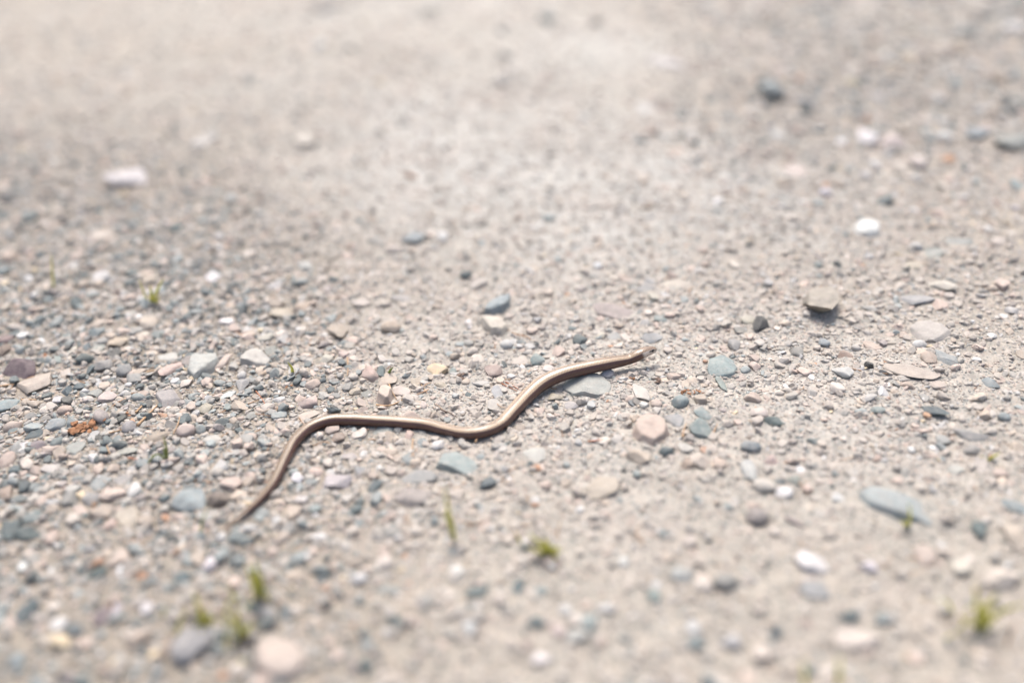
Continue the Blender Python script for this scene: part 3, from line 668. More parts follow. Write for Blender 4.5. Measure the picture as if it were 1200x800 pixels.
UNDER = {(1187, 170), (904, 107), (891, 382), (147, 212)}
def build_stone(s):
    g = s['g']
    P, F = chip(ICO3[0] if s['w'] * s['h'] > 500 else ICO2[0], g, s['shape']), (ICO3[1] if s['w'] * s['h'] > 500 else ICO2[1])
    if 'poly' in s:
        pts = np.array([at(x, y, s['c'] * .25)[0][:2] for x, y in s['poly']]) - s['p'][:2]
        ext = np.abs(pts).max(0)
        P = ICO3[0].copy(); F = ICO3[1]
        P = P * np.array([ext[0] * 1.5, ext[1] * 1.5, s['c'] * 1.1])
        cen = pts.mean(0)
        n_ = len(pts)
        for i in range(n_):
            a, b = pts[i], pts[(i + 1) % n_]
            e = b - a; n = np.array([e[1], -e[0]]); n /= np.linalg.norm(n)
            if n @ (a - cen) < 0: n = -n
            tilt = g.uniform(.12, .5) if not (s['th'] == .014 and n[1] < .3 and s['y'] < 400) else -.85
            n3 = np.array([n[0], n[1], tilt]); ln = np.linalg.norm(n3); n3 /= ln
            d = (n @ a) / ln + n3[2] * 0
            ex = np.maximum(P @ n3 - d, 0)
            P = P - ex[:, None] * n3 * .97
        for _ in range(3):              # chips off the top
            n3 = np.array([g.normal() * .16, g.normal() * .16, 1.0]); n3 /= np.linalg.norm(n3)
            ex = np.maximum(P @ n3 - s['c'] * g.uniform(.86, 1.0), 0)
            P = P - ex[:, None] * n3 * .95
        k = g.normal(size=(8, 3)) * 420; ph = g.uniform(0, 6.28, 8)
        k2 = g.normal(size=(8, 3)) * 1300
        nrm = P / np.linalg.norm(P, axis=1)[:, None]
        P = P + nrm * ((sum(np.sin(P @ k[i] + ph[i]) for i in range(8)) / 8) * .0009 + (sum(np.sin(P @ k2[i] + ph[i]) for i in range(8)) / 8) * .0004)[:, None]
    else:
        P = P * np.array([s['a'], s['b'], s['c']])
        if (s['x'], s['y']) in UNDER: P[:, 1] += np.minimum(P[:, 2], 0) * -1.2 * (P[:, 1] < 0); P[:, 2] += s['c'] * .35
        q = g.normal(0, .10, 2)
        Rm = np.array((Matrix.Rotation(s['yaw'], 3, 'Z') @ Matrix.Rotation(q[0], 3, 'X') @ Matrix.Rotation(q[1], 3, 'Y')))
        P = P @ Rm.T
    me = mesh_np('stone', P, F, M_STONE)
    soften(me)
    o = link('stone', me, None, s['p'])
    c = colour_of(s, g)
    o.color = (*np.clip(c, .02, .9), .4 if c.mean() < .15 else .8 if c.mean() < .24 else 1)
    tag(o, s['label'], 'stone', 'stones lying in the gravel')

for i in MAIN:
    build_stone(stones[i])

# ------------------------------------------------------------------ gravel: everything nobody could count
def bare(x, y):
    """how bare the track is: smooth patches and the compacted wheel track"""
    n = fbm(x * 5.5, y * 5.5, 3, 77)
    b = np.clip(n * 1.4 + .25, 0, 1)
    for (px, py, rad, k) in BARE:
        b = np.maximum(b, k * np.exp(-(((x - px) ** 2 + (y - py) ** 2) / rad ** 2)))
    return np.clip(b - .7 * LEFT(x, y) - .7 * RIGHT(x, y), 0, 1)
BARE = []
for (px, py, rpx, k) in [(490, 400, 60, .95), (960, 490, 70, .85), (740, 590, 80, .8), (620, 560, 60, .5), (560, 180, 200, .95), (800, 200, 170, .8), (250, 120, 220, .8),
                         (980, 630, 80, .7), (420, 680, 80, .6), (700, 270, 150, .6), (600, 250, 200, .7), (420, 220, 160, .5), (1120, 250, 60, .5), (780, 425, 40, .7), (300, 480, 25, .6), (1000, 400, 60, .3)]:
    p, t = at(px, py)
    BARE.append((p[0], p[1], rpx * t / FPX, k))
def LEFT(x, y):
    ang = np.degrees(np.arctan2(x, y))
    return np.clip((-ang - 7) / 12, 0, 1) * np.clip((1.3 - y) / .65, 0, 1)

def RIGHT(x, y):
    ang = np.degrees(np.arctan2(x, y)) + 6 * fbm(x * 4, y * 4, 2, 55)
    return np.clip((ang - 9) / 8, 0, 1) * np.clip((y - .72) / .2, 0, 1) * np.clip((2.6 - y) / .6, 0, 1)
def DUST_VIGNETTE(x, y):  # pale dust of the track, plus lens vignetting painted into the ground
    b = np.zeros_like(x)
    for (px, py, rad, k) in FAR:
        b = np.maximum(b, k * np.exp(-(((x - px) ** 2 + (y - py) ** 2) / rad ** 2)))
    far = np.clip((y - .95) / .6, 0, 1) * .45 * np.clip((np.degrees(np.arctan2(x, y)) + 24) / 16, 0, 1)  # far left left darker to paint in the lens vignetting
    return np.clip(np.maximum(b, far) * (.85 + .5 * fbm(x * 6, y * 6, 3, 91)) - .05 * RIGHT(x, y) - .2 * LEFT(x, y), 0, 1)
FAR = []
for (px, py, rpx, k) in [(560, 170, 260, .9), (800, 210, 220, .8), (300, 110, 240, .4), (700, 270, 200, .7), (900, 270, 130, .5), (640, 60, 200, .6), (800, 380, 160, .5), (500, 390, 110, .35), (640, 430, 260, .5), (950, 450, 240, .4), (700, 560, 160, .3)]:  # dusty track; the middle blobs also lighten the centre against a vignetted foreground
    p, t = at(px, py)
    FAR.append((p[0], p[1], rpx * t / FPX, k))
build_ground()

PAL = [('pk', 20), ('tn', 20), ('pw', 15), ('lg', 11), ('gr', 8), ('bg', 11), ('db', 3.2), ('cr', 6), ('wh', 2.4), ('mv', 2), ('dk', .7), ('yl', 1.2), ('or', .8)]
PALC = np.array([CV[k] for k, _ in PAL]); PALW = np.array([v for _, v in PAL], float); PALW /= PALW.sum()
PALL = PALW * np.array([.7, .7, .35, .7, 2.0, 2.4, 6.5, .45, .7, 2.6, 9, 1, 1]); PALL /= PALL.sum()

def scatter(n, y0, y1, lo, hi, power, keep):
    y = y0 + (y1 - y0) * rng.random(n * 3) ** .75
    x = (rng.random(n * 3) * 2 - 1) * (.66 * y + .14)
    wgt = (.66 * y + .14) / (.66 * y1 + .14)
    kp = rng.random(n * 3) < keep(x, y)
    x, y = x[kp][:n], y[kp][:n]
    u = rng.random(len(x))
    r = lo * (hi / lo) ** (u ** power)
    return x, y, r

def fall(y, a, b):
    return np.clip((b - y) / (b - a), 0, 1)
parts = [scatter(9500, .16, 2.6, .0020, .0052, 1.6, lambda x, y: .10 + .90 * (1 - bare(x, y)) ** 1.5),
         scatter(11000, .30, 1.3, .0013, .0052, 1.9, lambda x, y: (.02 + .98 * LEFT(x, y)) * fall(y, .8, 1.3)),
         scatter(7000, .24, 1.3, .0013, .0038, 1.7, lambda x, y: .12 + .88 * (1 - bare(x, y))),
         scatter(9000, .9, 2.7, .0020, .0060, 1.7, lambda x, y: .2 + .8 * (1 - bare(x, y))),
         scatter(26000, .16, 2.6, .0010, .0024, 1.3, lambda x, y: .18 + .82 * (1 - bare(x, y))),
         scatter(20000, .30, 1.4, .0008, .0020, 1.2, lambda x, y: (.25 + .75 * (1 - bare(x, y))) * fall(y, .8, 1.4)),
         scatter(220000, .36, 1.4, .00035, .00095, 1.1, lambda x, y: (.55 + .45 * (1 - bare(x, y))) * fall(y, .8, 1.4)),
         scatter(40000, .2, 2.6, .0005, .0012, 1.1, lambda x, y: .5 + .5 * (1 - bare(x, y)))]
parts.append(scatter(6000, .7, 2.6, .0028, .0078, 1.8, lambda x, y: RIGHT(x, y)))
NCLOD = len(parts)
parts.append(scatter(40000, .24, 1.5, .0009, .0038, 1.7, lambda x, y: (.4 + .6 * (1 - bare(x, y))) * fall(y, .9, 1.5)))
# grit gathered against the foot of every stone
hx, hy, hr = [], [], []
for i in MAIN:
    s = stones[i]
    a_, b_ = s['a'], (s['b'] or s['a'] * .8)
    k = int((a_ + b_) / .0011)
    th = rng.uniform(0, 6.283, k)
    q = 1.0 + rng.random(k) ** 2 * .35
    u, v = a_ * q * np.cos(th), b_ * q * np.sin(th)
    ca, sa = math.cos(s['yaw']), math.sin(s['yaw'])
    hx.append(s['p'][0] + u * ca - v * sa); hy.append(s['p'][1] + u * sa + v * ca); hr.append(.0004 * (5.0 ** (rng.random(k) ** 1.4)))
parts.append((np.concatenate(hx), np.concatenate(hy), np.concatenate(hr)))
cl = np.concatenate([np.full(len(p[0]), k >= NCLOD) for k, p in enumerate(parts)])
gx = np.concatenate([p[0] for p in parts]); gy = np.concatenate([p[1] for p in parts]); gr = np.concatenate([p[2] for p in parts])
# nothing larger than a grain inside a stone or under the slowworm
ok = np.ones(len(gx), bool)
for i in MAIN:
    s = stones[i]
    a, b = s['a'], (s['b'] or s['a'] * .8)
    near = (np.abs(gx - s['p'][0]) < max(a, b) * 1.1) & (np.abs(gy - s['p'][1]) < max(a, b) * 1.1)
    if near.any():
        ca, sa = math.cos(-s['yaw']), math.sin(-s['yaw'])
        dx, dy = gx[near] - s['p'][0], gy[near] - s['p'][1]
        u, v = dx * ca - dy * sa, dx * sa + dy * ca
        ok[near] &= ((u / (a * .95 + gr[near] * .4)) ** 2 + (v / (b * .95 + gr[near] * .4)) ** 2) > 1
wc = WC[::6]; wr = WR[::6]
idx = np.where((gx > wc[:, 0].min() - .02) & (gx < wc[:, 0].max() + .02) & (gy > wc[:, 1].min() - .02) & (gy < wc[:, 1].max() + .02))[0]
for k in range(0, len(idx), 20000):
    q = idx[k:k + 20000]
    d = np.hypot(gx[q][:, None] - wc[None, :, 0], gy[q][:, None] - wc[None, :, 1]) - np.maximum(wr[None, :] * .65, .0022)
    ok[q] &= (d.min(1) > gr[q] * .5) | (gr[q] < .0008)
gx, gy, gr, cl = gx[ok], gy[ok], gr[ok], cl[ok]
n = len(gx)
gz = Hfull(gx, gy)
left = np.maximum(LEFT(gx, gy), .45 * RIGHT(gx, gy))
pick = np.where(rng.random(n) < left, rng.choice(len(PAL), n, p=PALL), rng.choice(len(PAL), n, p=PALW))
gc = PALC[pick] * rng.uniform(.72, 1.22, (n, 1))
fine = gr < .0011
gc = gc * .93 + np.array(SOIL) * .07
gc[cl] = gc[cl] * .25 + np.array(SOIL) * .75
gc[fine] = gc[fine] * .75 + np.array(SOIL) * .25
gs = np.stack([gr * rng.uniform(.85, 1.25, n), gr * rng.uniform(.7, 1.1, n), gr * np.where(cl, rng.uniform(.4, .85, n), np.where(fine, rng.uniform(.3, .6, n), rng.uniform(.35, .75, n)))], 1)
grot = np.stack([rng.normal(0, .25, n), rng.normal(0, .25, n), rng.uniform(0, 6.283, n)], 1)
gz = gz + gs[:, 2] * np.where(left > .4, rng.uniform(-.1, .6, n), rng.uniform(-.35, .4, n))
# the smaller stones that could still be made out, where they lie
ex = [stones[i] for i in REST]
gx = np.concatenate([gx, [s['p'][0] for s in ex]]); gy = np.concatenate([gy, [s['p'][1] for s in ex]]); gz = np.concatenate([gz, [s['p'][2] for s in ex]])
gc = np.vstack([gc, [colour_of(s, s['g']) for s in ex]]); gs = np.vstack([gs, [[s['a'], s['b'], s['c']] for s in ex]])
grot = np.vstack([grot, [[0, 0, s['yaw']] for s in ex]])
n = len(gx)

protos = bpy.data.collections.new('gravel_shapes')
NP = 16
for k in range(NP):
    g = np.random.default_rng(900 + k)
    me = mesh_np('pebble_shape', chip(ico(3)[0] if k < 8 else ico(2)[0], g, 'anrfawnc'[k % 8]), ico(3)[1] if k < 8 else ico(2)[1], M_GRAVEL)
    soften(me)
    protos.objects.link(bpy.data.objects.new(f'pebble_shape.{k:03d}', me))
gidx = np.where(gs[:, 0] > .0013, rng.integers(0, 8, n), rng.integers(8, 16, n))

me = bpy.data.meshes.new('gravel')
me.vertices.add(n)
me.vertices.foreach_set('co', np.stack([gx, gy, gz], 1).astype(np.float32).ravel())
for nm, ty, key, arr in (('stone_size', 'FLOAT_VECTOR', 'vector', gs), ('stone_turn', 'FLOAT_VECTOR', 'vector', grot)):
    me.attributes.new(nm, ty, 'POINT').data.foreach_set(key, arr.astype(np.float32).ravel())
me.attributes.new('stone_colour', 'FLOAT_COLOR', 'POINT').data.foreach_set('color', np.hstack([gc, np.where(gc.mean(1) < .15, .5, 1.0)[:, None]]).astype(np.float32).ravel())
me.attributes.new('stone_kind', 'INT', 'POINT').data.foreach_set('value', gidx.astype(np.int32))
gravel = link('gravel', me)
tag(gravel, 'fine gravel and grit scattered all over the dirt track', 'gravel', None, 'stuff')
ng = bpy.data.node_groups.new('gravel_scatter', 'GeometryNodeTree')
ng.interface.new_socket('Geometry', in_out='INPUT', socket_type='NodeSocketGeometry')
ng.interface.new_socket('Geometry', in_out='OUTPUT', socket_type='NodeSocketGeometry')
gi, go = ng.nodes.new('NodeGroupInput'), ng.nodes.new('NodeGroupOutput')
ip = ng.nodes.new('GeometryNodeInstanceOnPoints')
ci = ng.nodes.new('GeometryNodeCollectionInfo')
ci.inputs['Collection'].default_value = protos
ci.inputs['Separate Children'].default_value = True
ci.inputs['Reset Children'].default_value = True
def named(nm, ty):
    a = ng.nodes.new('GeometryNodeInputNamedAttribute'); a.data_type = ty
    a.inputs['Name'].default_value = nm
    return a.outputs['Attribute']
ng.links.new(gi.outputs[0], ip.inputs['Points'])
ng.links.new(ci.outputs[0], ip.inputs['Instance'])
ip.inputs['Pick Instance'].default_value = True
ng.links.new(named('stone_kind', 'INT'), ip.inputs['Instance Index'])
ng.links.new(named('stone_turn', 'FLOAT_VECTOR'), ip.inputs['Rotation'])
ng.links.new(named('stone_size', 'FLOAT_VECTOR'), ip.inputs['Scale'])
ng.links.new(ip.outputs[0], go.inputs[0])
md = gravel.modifiers.new('scatter', 'NODES')
md.node_group = ng

# ------------------------------------------------------------------ the slowworm
def skin_material():
    m, t, b = mat('slowworm_skin')
    col = N(t, 'ShaderNodeAttribute', attribute_name='skin').outputs['Color']
    uv = N(t, 'ShaderNodeUVMap', uv_map='scales').outputs[0]
    vor = N(t, 'ShaderNodeTexVoronoi')
    vor.inputs['Scale'].default_value = 1
    vor.inputs['Randomness'].default_value = 0.0
    t.links.new(uv, vor.inputs['Vector'])
    edge = ramp(t, vor.outputs['Distance'], [(0.25, (1, 1, 1)), (0.6, (0.66, 0.64, 0.62))])
    g = N(t, 'ShaderNodeNewGeometry').outputs['Position']
    v = ramp(t, noise(t, g, 500, 3), [(0.3, (0.9, 0.9, 0.9)), (0.7, (1.07, 1.06, 1.05))])
    c = mix(t, 1.0, mix(t, 1.0, col, edge, 'MULTIPLY'), v, 'MULTIPLY')
    t.links.new(c, b.inputs['Base Color'])
    b.inputs['Roughness'].default_value = 0.24
    b.inputs['Specular IOR Level'].default_value = 0.5
    b.inputs['Coat Weight'].default_value = 0.35
    b.inputs['Coat Roughness'].default_value = 0.13
    inv = N(t, 'ShaderNodeMath', operation='SUBTRACT'); inv.inputs[0].default_value = 1
    t.links.new(vor.outputs['Distance'], inv.inputs[1])
    bump(t, inv.outputs[0], 0.6, 0.0003, b)
    return m

def build_worm():
    K = 56
    T = np.gradient(WC, axis=0); T /= np.linalg.norm(T, axis=1)[:, None]
    up = np.array([0, 0, 1.0])
    side = np.cross(T, up); side /= np.linalg.norm(side, axis=1)[:, None]      # right-hand side of the animal as it crawls
    upv = np.cross(side, T)
    th = np.linspace(0, 2 * np.pi, K, endpoint=False)                          # 0 = back, pi/2 = its right side (towards the camera)
    n = len(WC)
    base = WC[0]
    V = np.zeros((n, K, 3)); C = np.zeros((n, K, 4)); C[..., 3] = 1
    from_snout = WLEN - WS
    olive, band = np.array([.20, .138, .088]), np.array([.47, .35, .235])
    flank, line, belly = np.array([.095, .04, .028]), np.array([.06, .034, .027]), np.array([.07, .05, .046])
    deg = np.degrees(np.where(th > np.pi, 2 * np.pi - th, th))
    def sm(a, b, x): 
        q = np.clip((x - a) / (b - a), 0, 1); return q * q * (3 - 2 * q)
    for i in range(n):
        r = WR[i]
        f = from_snout[i]
        flat = 1 - .10 * np.exp(-((deg - 180) / 40.0) ** 2)                     # belly pressed on the ground
        rad = r * flat
        cx, cz = np.sin(th) * rad, np.cos(th) * rad
        if f < .022:                                                           # the head: flatter crown, jaw, lip line
            q = sm(.022, .006, np.array(f))
            cz = np.where(cz > 0, cz * (1 - .10 * q), cz * (1 - .05 * q))
            lip = np.exp(-((deg - 104) / 6.0) ** 2) * sm(.0135, .011, np.array(f))
            cx *= 1 - .085 * lip
            brow = np.exp(-((deg - 52) / 13.0) ** 2) * np.exp(-((f - .0072) / .003) ** 2)
            cx *= 1 + .07 * brow; cz *= 1 + .05 * brow
        V[i] = WC[i] + side[i][None] * cx[:, None] + upv[i][None] * cz[:, None]
        bd = 49 - 12 * sm(.2, .06, np.array(WS[i]))
        col = olive[None] + (band - olive)[None] * (sm(4, 22, deg) * (1 - sm(bd - 4, bd, deg)))[:, None]
        gold = sm(.19, .05, np.array(WS[i]))                                    # the tail is plainer, golden
        col = col * (1 - .75 * gold) + np.array([.15, .10, .052])[None] * .75 * gold
        k = sm(bd - 2, bd + 2, deg)[:, None]; col = col * (1 - k) + flank[None] * k
        k = (np.exp(-((deg - bd) / 3.0) ** 2) * .8)[:, None]; col = col * (1 - k) + line[None] * k
        k = sm(118, 140, deg)[:, None]; col = col * (1 - k) + belly[None] * k
        k = (np.exp(-(deg / 3.0) ** 2) * .35)[:, None]; col = col * (1 - k) + line[None] * k   # fine line down the back
        if f < .026:
            cheek = np.array([.62, .53, .45]); crown = np.array([.24, .165, .11])
            k = (sm(.0150, .0130, np.array(f)) * sm(40, 52, deg) * (1 - .55 * sm(96, 112, deg)))[:, None]
            col = col * (1 - k) + cheek[None] * k
            k = (sm(.024, .012, np.array(f)) * (1 - sm(40, 54, deg)))[:, None]
            col = col * (1 - k) + crown[None] * k
            k = (np.exp(-((deg - (60 + 300 * f)) / 12.0) ** 2) * (1 - sm(.0085, .0105, np.array(f))) * .97)[:, None]  # dark stripe through the eye
            col = col * (1 - k) + np.array([.06, .045, .035])[None] * k
            k = (np.exp(-((deg - 104) / 4.5) ** 2) * sm(.0125, .0105, np.array(f)) * .7)[:, None]
            col = col * (1 - k) + np.array([.09, .06, .05])[None] * k
            k = (sm(.0026, .0008, np.array(f)) * .6); col = col * (1 - k) + np.array([.16, .115, .075])[None] * k
            k = (sm(112, 128, deg) * sm(.012, .008, np.array(f)))[:, None]; col = col * (1 - k) + np.array([.34, .265, .22])[None] * k
        C[i, :, :3] = col
    V = V.reshape(-1, 3) - base
    i = np.arange(n - 1)[:, None] * K; j = np.arange(K)[None]; j2 = (j + 1) % K
    F = np.stack([(i + j).ravel(), (i + K + j).ravel(), (i + K + j2).ravel(), (i + j2).ravel()], 1)
    me = mesh_np('slowworm', V, F, skin_material())
    # close both ends
    bm = bmesh.new(); bm.from_mesh(me); bm.verts.ensure_lookup_table()
    lay = bm.loops.layers.uv.new('scales')
    tip = bm.verts.new(Vector(V[:K].mean(0) - T[0] * WR[0] * 1.2))
    nose = bm.verts.new(Vector(V[-K:].mean(0) + T[-1] * WR[-1] * .55))
    o0 = (n - 1) * K
    bm.verts.index_update(); bm.verts.ensure_lookup_table()
    for k in range(K):
        bm.faces.new((bm.verts[k], bm.verts[(k + 1) % K], tip)).smooth = True
        bm.faces.new((bm.verts[o0 + (k + 1) % K], bm.verts[o0 + k], nose)).smooth = True
    rows = 26
    bm.verts.index_update()
    for f in bm.faces:
        ids = [v.index for v in f.verts]
        ks = [q % K for q in ids if q < n * K]
        wrap = max(ks) - min(ks) > K / 2 if ks else False
        for l in f.loops:
            q = l.vert.index
            if q >= n * K: 
                l[lay].uv = (0, 0); continue
            k = q % K
            if wrap and k < K / 2: k += K
            v = k / K * rows
            u = WS[q // K] / .0021
            l[lay].uv = (u + .5 * v, v * 1.0)
    bmesh.ops.recalc_face_normals(bm, faces=bm.faces)
    bm.to_mesh(me); bm.free()
    ca = me.attributes.new('skin', 'FLOAT_COLOR', 'POINT')
    cols = np.vstack([C.reshape(-1, 4), C[0, :1], C[-1, :1]])
    ca.data.foreach_set('color', cols.astype(np.float32).ravel())
    o = link('slowworm', me, None, base)
    tag(o, 'bronze legless lizard with dark brown flanks, stretched in curves across the gravel', 'slowworm')
    # eyes
    me_, t, b = mat('eye')
    b.inputs['Base Color'].default_value = (.012, .009, .008, 1); b.inputs['Roughness'].default_value = .08
    i = int(np.argmin(np.abs(from_snout - .0066)))
    for sg in (1, -1):
        a = math.radians(66) * sg
        c = WC[i] + (side[i] * math.sin(a) + upv[i] * math.cos(a)) * WR[i] * .93
        P = ICO2[0] * np.array([.0011, .0011, .0008])
        q = Vector(side[i] * math.sin(a) + upv[i] * math.cos(a)).to_track_quat('Z', 'Y').to_matrix()
        e = link('eye', mesh_np('eye', P @ np.array(q).T, ICO2[1], me_), o, c - base)
build_worm()

# ------------------------------------------------------------------ green sprigs
def blade_mesh(name, pts, width, m, fold=.35):
    """a grass blade along points: creased down the middle, tapered, of leaf thickness"""
    pts = np.asarray(pts, float)
    s = np.linspace(0, 1, len(pts)); u = np.linspace(0, 1, 12)
    c = np.stack([np.interp(u, s, pts[:, k]) for k in range(3)], 1)
    for _ in range(2):
        c[1:-1] = (c[:-2] + c[2:] + 2 * c[1:-1]) / 4
    t = np.gradient(c, axis=0); t /= np.linalg.norm(t, axis=1)[:, None]
    sd = np.cross(t, np.array([.25, 1, .1])); sd /= np.linalg.norm(sd, axis=1)[:, None]
    nn = np.cross(sd, t)
    w_ = width / 2 * np.clip(np.minimum(.55 + u * 1.6, 1.0) * (1 - u ** 2.6) + .03, 0.02, 1)
    th = width * .07
    V, F = [], []
    for i in range(len(c)):
        V += [c[i] - sd[i] * w_[i] + nn[i] * fold * w_[i], c[i] + nn[i] * th, c[i] + sd[i] * w_[i] + nn[i] * fold * w_[i], c[i] - nn[i] * th]
    for i in range(len(c) - 1):
        a, b = 4 * i, 4 * i + 4
        for k in range(4):
            F.append((a + k, a + (k + 1) % 4, b + (k + 1) % 4, b + k))
    F.append((3, 2, 1, 0)); e = 4 * (len(c) - 1); F.append((e, e + 1, e + 2, e + 3))
    return mesh_np(name, np.array(V), np.array(F), m)

def sprig(name, label, base_px, blades, cat='grass', m=None, part='blade', group=None, extra=0):
    b0, t = at(*base_px)
    root = bpy.data.objects.new(name, None); COL.objects.link(root); root.location = b0
    root.empty_display_size = .005
    tag(root, label, cat, group)
    for (pxs, wpx) in blades:
        yb = b0[1]
        pts = []
        for k, (x, y) in enumerate(pxs):
            q = at_plane(x, y, yb - .002 * k)
            pts.append(q - b0)
        if pts[0][2] > .001 or True:
            pts[0][2] = -.002
        link(part, blade_mesh(part, pts, wpx * t / FPX, m or M_GRASS), root)
    g = np.random.default_rng(int(base_px[0]))
    for k in range(extra):              # finer blades of the same tuft, some of them dry
        a = g.uniform(0, 6.28); ln = g.uniform(.5, 1.0) * .019
        d = np.array([math.cos(a), math.sin(a), 0]) * g.uniform(.25, .8)
        o = np.array([g.normal() * .009, g.normal() * .008, -.002])
        pts = [o, o + d * ln * .4 + np.array([0, 0, ln * .6]), o + d * ln + np.array([0, 0, ln * g.uniform(.6, 1.1)])]
        link(part, blade_mesh(part, pts, g.uniform(2.2, 4.5) * t / FPX, M_STRAW if k % 4 == 3 else (m or M_GRASS)), root)
    return root

sprig('grass_sprig', 'upright thin green grass sprig in the foreground below the middle of the slowworm', (533, 634),
      [([(533, 634), (529, 618), (525, 600), (520, 564)], 7), ([(533, 634), (526, 615), (519, 596)], 5)])
sprig('grass_tuft', 'blurred bright green tuft, the upper one left of the biggest pink stone', (302, 703),
      [([(302, 703), (297, 684), (288, 657)], 10), ([(303, 703), (302, 680), (298, 655)], 9), ([(301, 703), (307, 690), (306, 672)], 8)], group='green tufts in the left foreground', extra=9)
sprig('grass_tuft', 'blurred green tuft low in front of the upper one, left of the biggest pink stone', (285, 748),
      [([(285, 748), (276, 735), (266, 716)], 9), ([(286, 748), (288, 738), (296, 730)], 8), ([(284, 748), (277, 744), (266, 742)], 8), ([(285, 748), (278, 728), (274, 706)], 7)], group='green tufts in the left foreground', extra=9)
sprig('grass_tuft', 'thin yellowish green tuft, leftmost of the blurred foreground tufts', (239, 732),
      [([(239, 732), (233, 714), (226, 690)], 8), ([(239, 732), (243, 724), (244, 714)], 7), ([(238, 732), (232, 728), (229, 720)], 6)], group='green tufts in the left foreground', extra=9)
sprig('seedling', 'small blurred green seedling with spread leaves in the middle foreground', (642, 650),
      [([(642, 650), (633, 638), (619, 624)], 9), ([(642, 650), (642, 640), (637, 630)], 10), ([(642, 650), (650, 643), (657, 641)], 9), ([(641, 650), (628, 646), (617, 640)], 7)], 'seedling', M_GRASS, 'leaf', extra=4)
sprig('grass_sprig', 'bent dark green sprig with one leaf arching down, left of the slowworm', (194, 540),
      [([(194, 540), (195, 526), (191, 509)], 4.5), ([(194, 540), (188, 532), (180, 533), (171, 546)], 4), ([(194, 540), (193, 530), (190, 522)], 4)], m=M_GRASS2)
sprig('grass_sprig', 'green forked sprig beside a bright white pebble at the left', (176, 357),
      [([(176, 357), (177, 346), (176, 334)], 5), ([(175, 357), (168, 342), (162, 326)], 3), ([(177, 357), (184, 340), (192, 325)], 4), ([(177, 357), (184, 352), (187, 346)], 4)])
sprig('grass_stalk', 'thin pale green stalk standing upright near the left picture edge', (62, 337),
      [([(62, 337), (61, 318), (60, 296)], 3.2)], 'grass', M_GRASS, 'stem')
sprig('leaf_sprout', 'tiny green leaf sprouting from the gravel behind the slowworm\'s rear arch', (342, 438),
      [([(342, 438), (342, 431), (337, 424)], 4.5)], 'sprout', M_GRASS, 'leaf')
sprig('leaf_sprout', 'tiny green leaf tip between the flat tan stones behind the slowworm', (455, 437),
      [([(454, 437), (457, 434), (461, 430)], 3.5)], 'sprout', M_GRASS2, 'leaf')
sprig('grass_tuft', 'pale green blurred blades bending sideways at the right edge of the foreground', (1150, 735),
      [([(1150, 735), (1146, 716), (1142, 678)], 7), ([(1150, 735), (1140, 730), (1128, 730)], 9), ([(1150, 735), (1156, 712), (1170, 694)], 11), ([(1152, 735), (1170, 718), (1204, 706)], 9)], extra=8)
sprig('leaf_sprout', 'tiny yellow-green sprout on the dirt at far right, behind the longest slab', (1160, 539),
      [([(1158, 539), (1164, 535), (1173, 530)], 5), ([(1159, 539), (1154, 536), (1148, 534)], 4)], 'sprout', M_GRASS, 'leaf')
sprig('grass_sprig', 'short green blade growing in front of the longest blue-grey slab', (1066, 616),
      [([(1066, 614), (1067, 602), (1065, 588)], 3.5), ([(1065, 616), (1060, 612), (1054, 609)], 5)])
sprig('grass_stalk', 'thin olive stalk leaning beside the tip of the tail', (232, 627),
      [([(232, 627), (237, 610), (245, 590)], 3.2)], 'grass', M_GRASS2, 'stem')
sprig('grass_sprig', 'very blurred pale green blade rising over the bottom edge, left of two', (943, 808),
      [([(943, 808), (943, 790), (941, 770)], 6)], group='blurred blades at the bottom edge')
sprig('grass_sprig', 'very blurred pale green blade rising over the bottom edge, right of two', (982, 806),
      [([(982, 806), (984, 786), (983, 766)], 6)], group='blurred blades at the bottom edge')

# ------------------------------------------------------------------ needles and twigs
def tube(name, pts, r0, r1, m):
    pts = np.asarray(pts, float)
    u = np.linspace(0, 1, 9); s = np.linspace(0, 1, len(pts))
    c = np.stack([np.interp(u, s, pts[:, k]) for k in range(3)], 1)
    for _ in range(2): c[1:-1] = (c[:-2] + c[2:] + 2 * c[1:-1]) / 4
    t = np.gradient(c, axis=0); t /= np.linalg.norm(t, axis=1)[:, None]
    a = np.cross(t, [0, 0, 1.0]); a /= np.linalg.norm(a, axis=1)[:, None]; b = np.cross(a, t)
    K = 6; th = np.linspace(0, 2 * np.pi, K, endpoint=False)
    r = (r0 + (r1 - r0) * u)
    V = (c[:, None] + a[:, None] * (np.cos(th)[None, :, None] * r[:, None, None]) + b[:, None] * (np.sin(th)[None, :, None] * r[:, None, None])).reshape(-1, 3)
    n = len(c)
    F = [(i * K + k, i * K + (k + 1) % K, (i + 1) * K + (k + 1) % K, (i + 1) * K + k) for i in range(n - 1) for k in range(K)]
    me = mesh_np(name, V, F, m)
    bm = bmesh.new(); bm.from_mesh(me); bm.verts.ensure_lookup_table()
    bm.faces.new([bm.verts[k] for k in range(K)]); bm.faces.new([bm.verts[(n - 1) * K + k] for k in reversed(range(K))])
    bmesh.ops.recalc_face_normals(bm, faces=bm.faces); bm.to_mesh(me); bm.free()
    return me

def needle(pxs, label, m, wpx=2.0, name='pine_needle', cat='needle', lift=.0016):
    pts = []
    for k, (x, y) in enumerate(pxs):
        p, t = at(x, y, lift); p[2] = max(p[2], float(Hfull(p[0], p[1])) + .0006); pts.append(p)
    b0 = np.mean(pts, axis=0)
    r = wpx / 2 * t / FPX
    o = link(name, tube(name, np.array(pts) - b0, r, r * .45, m), None, b0)
    tag(o, label, cat, 'dry needles and twigs on the gravel')

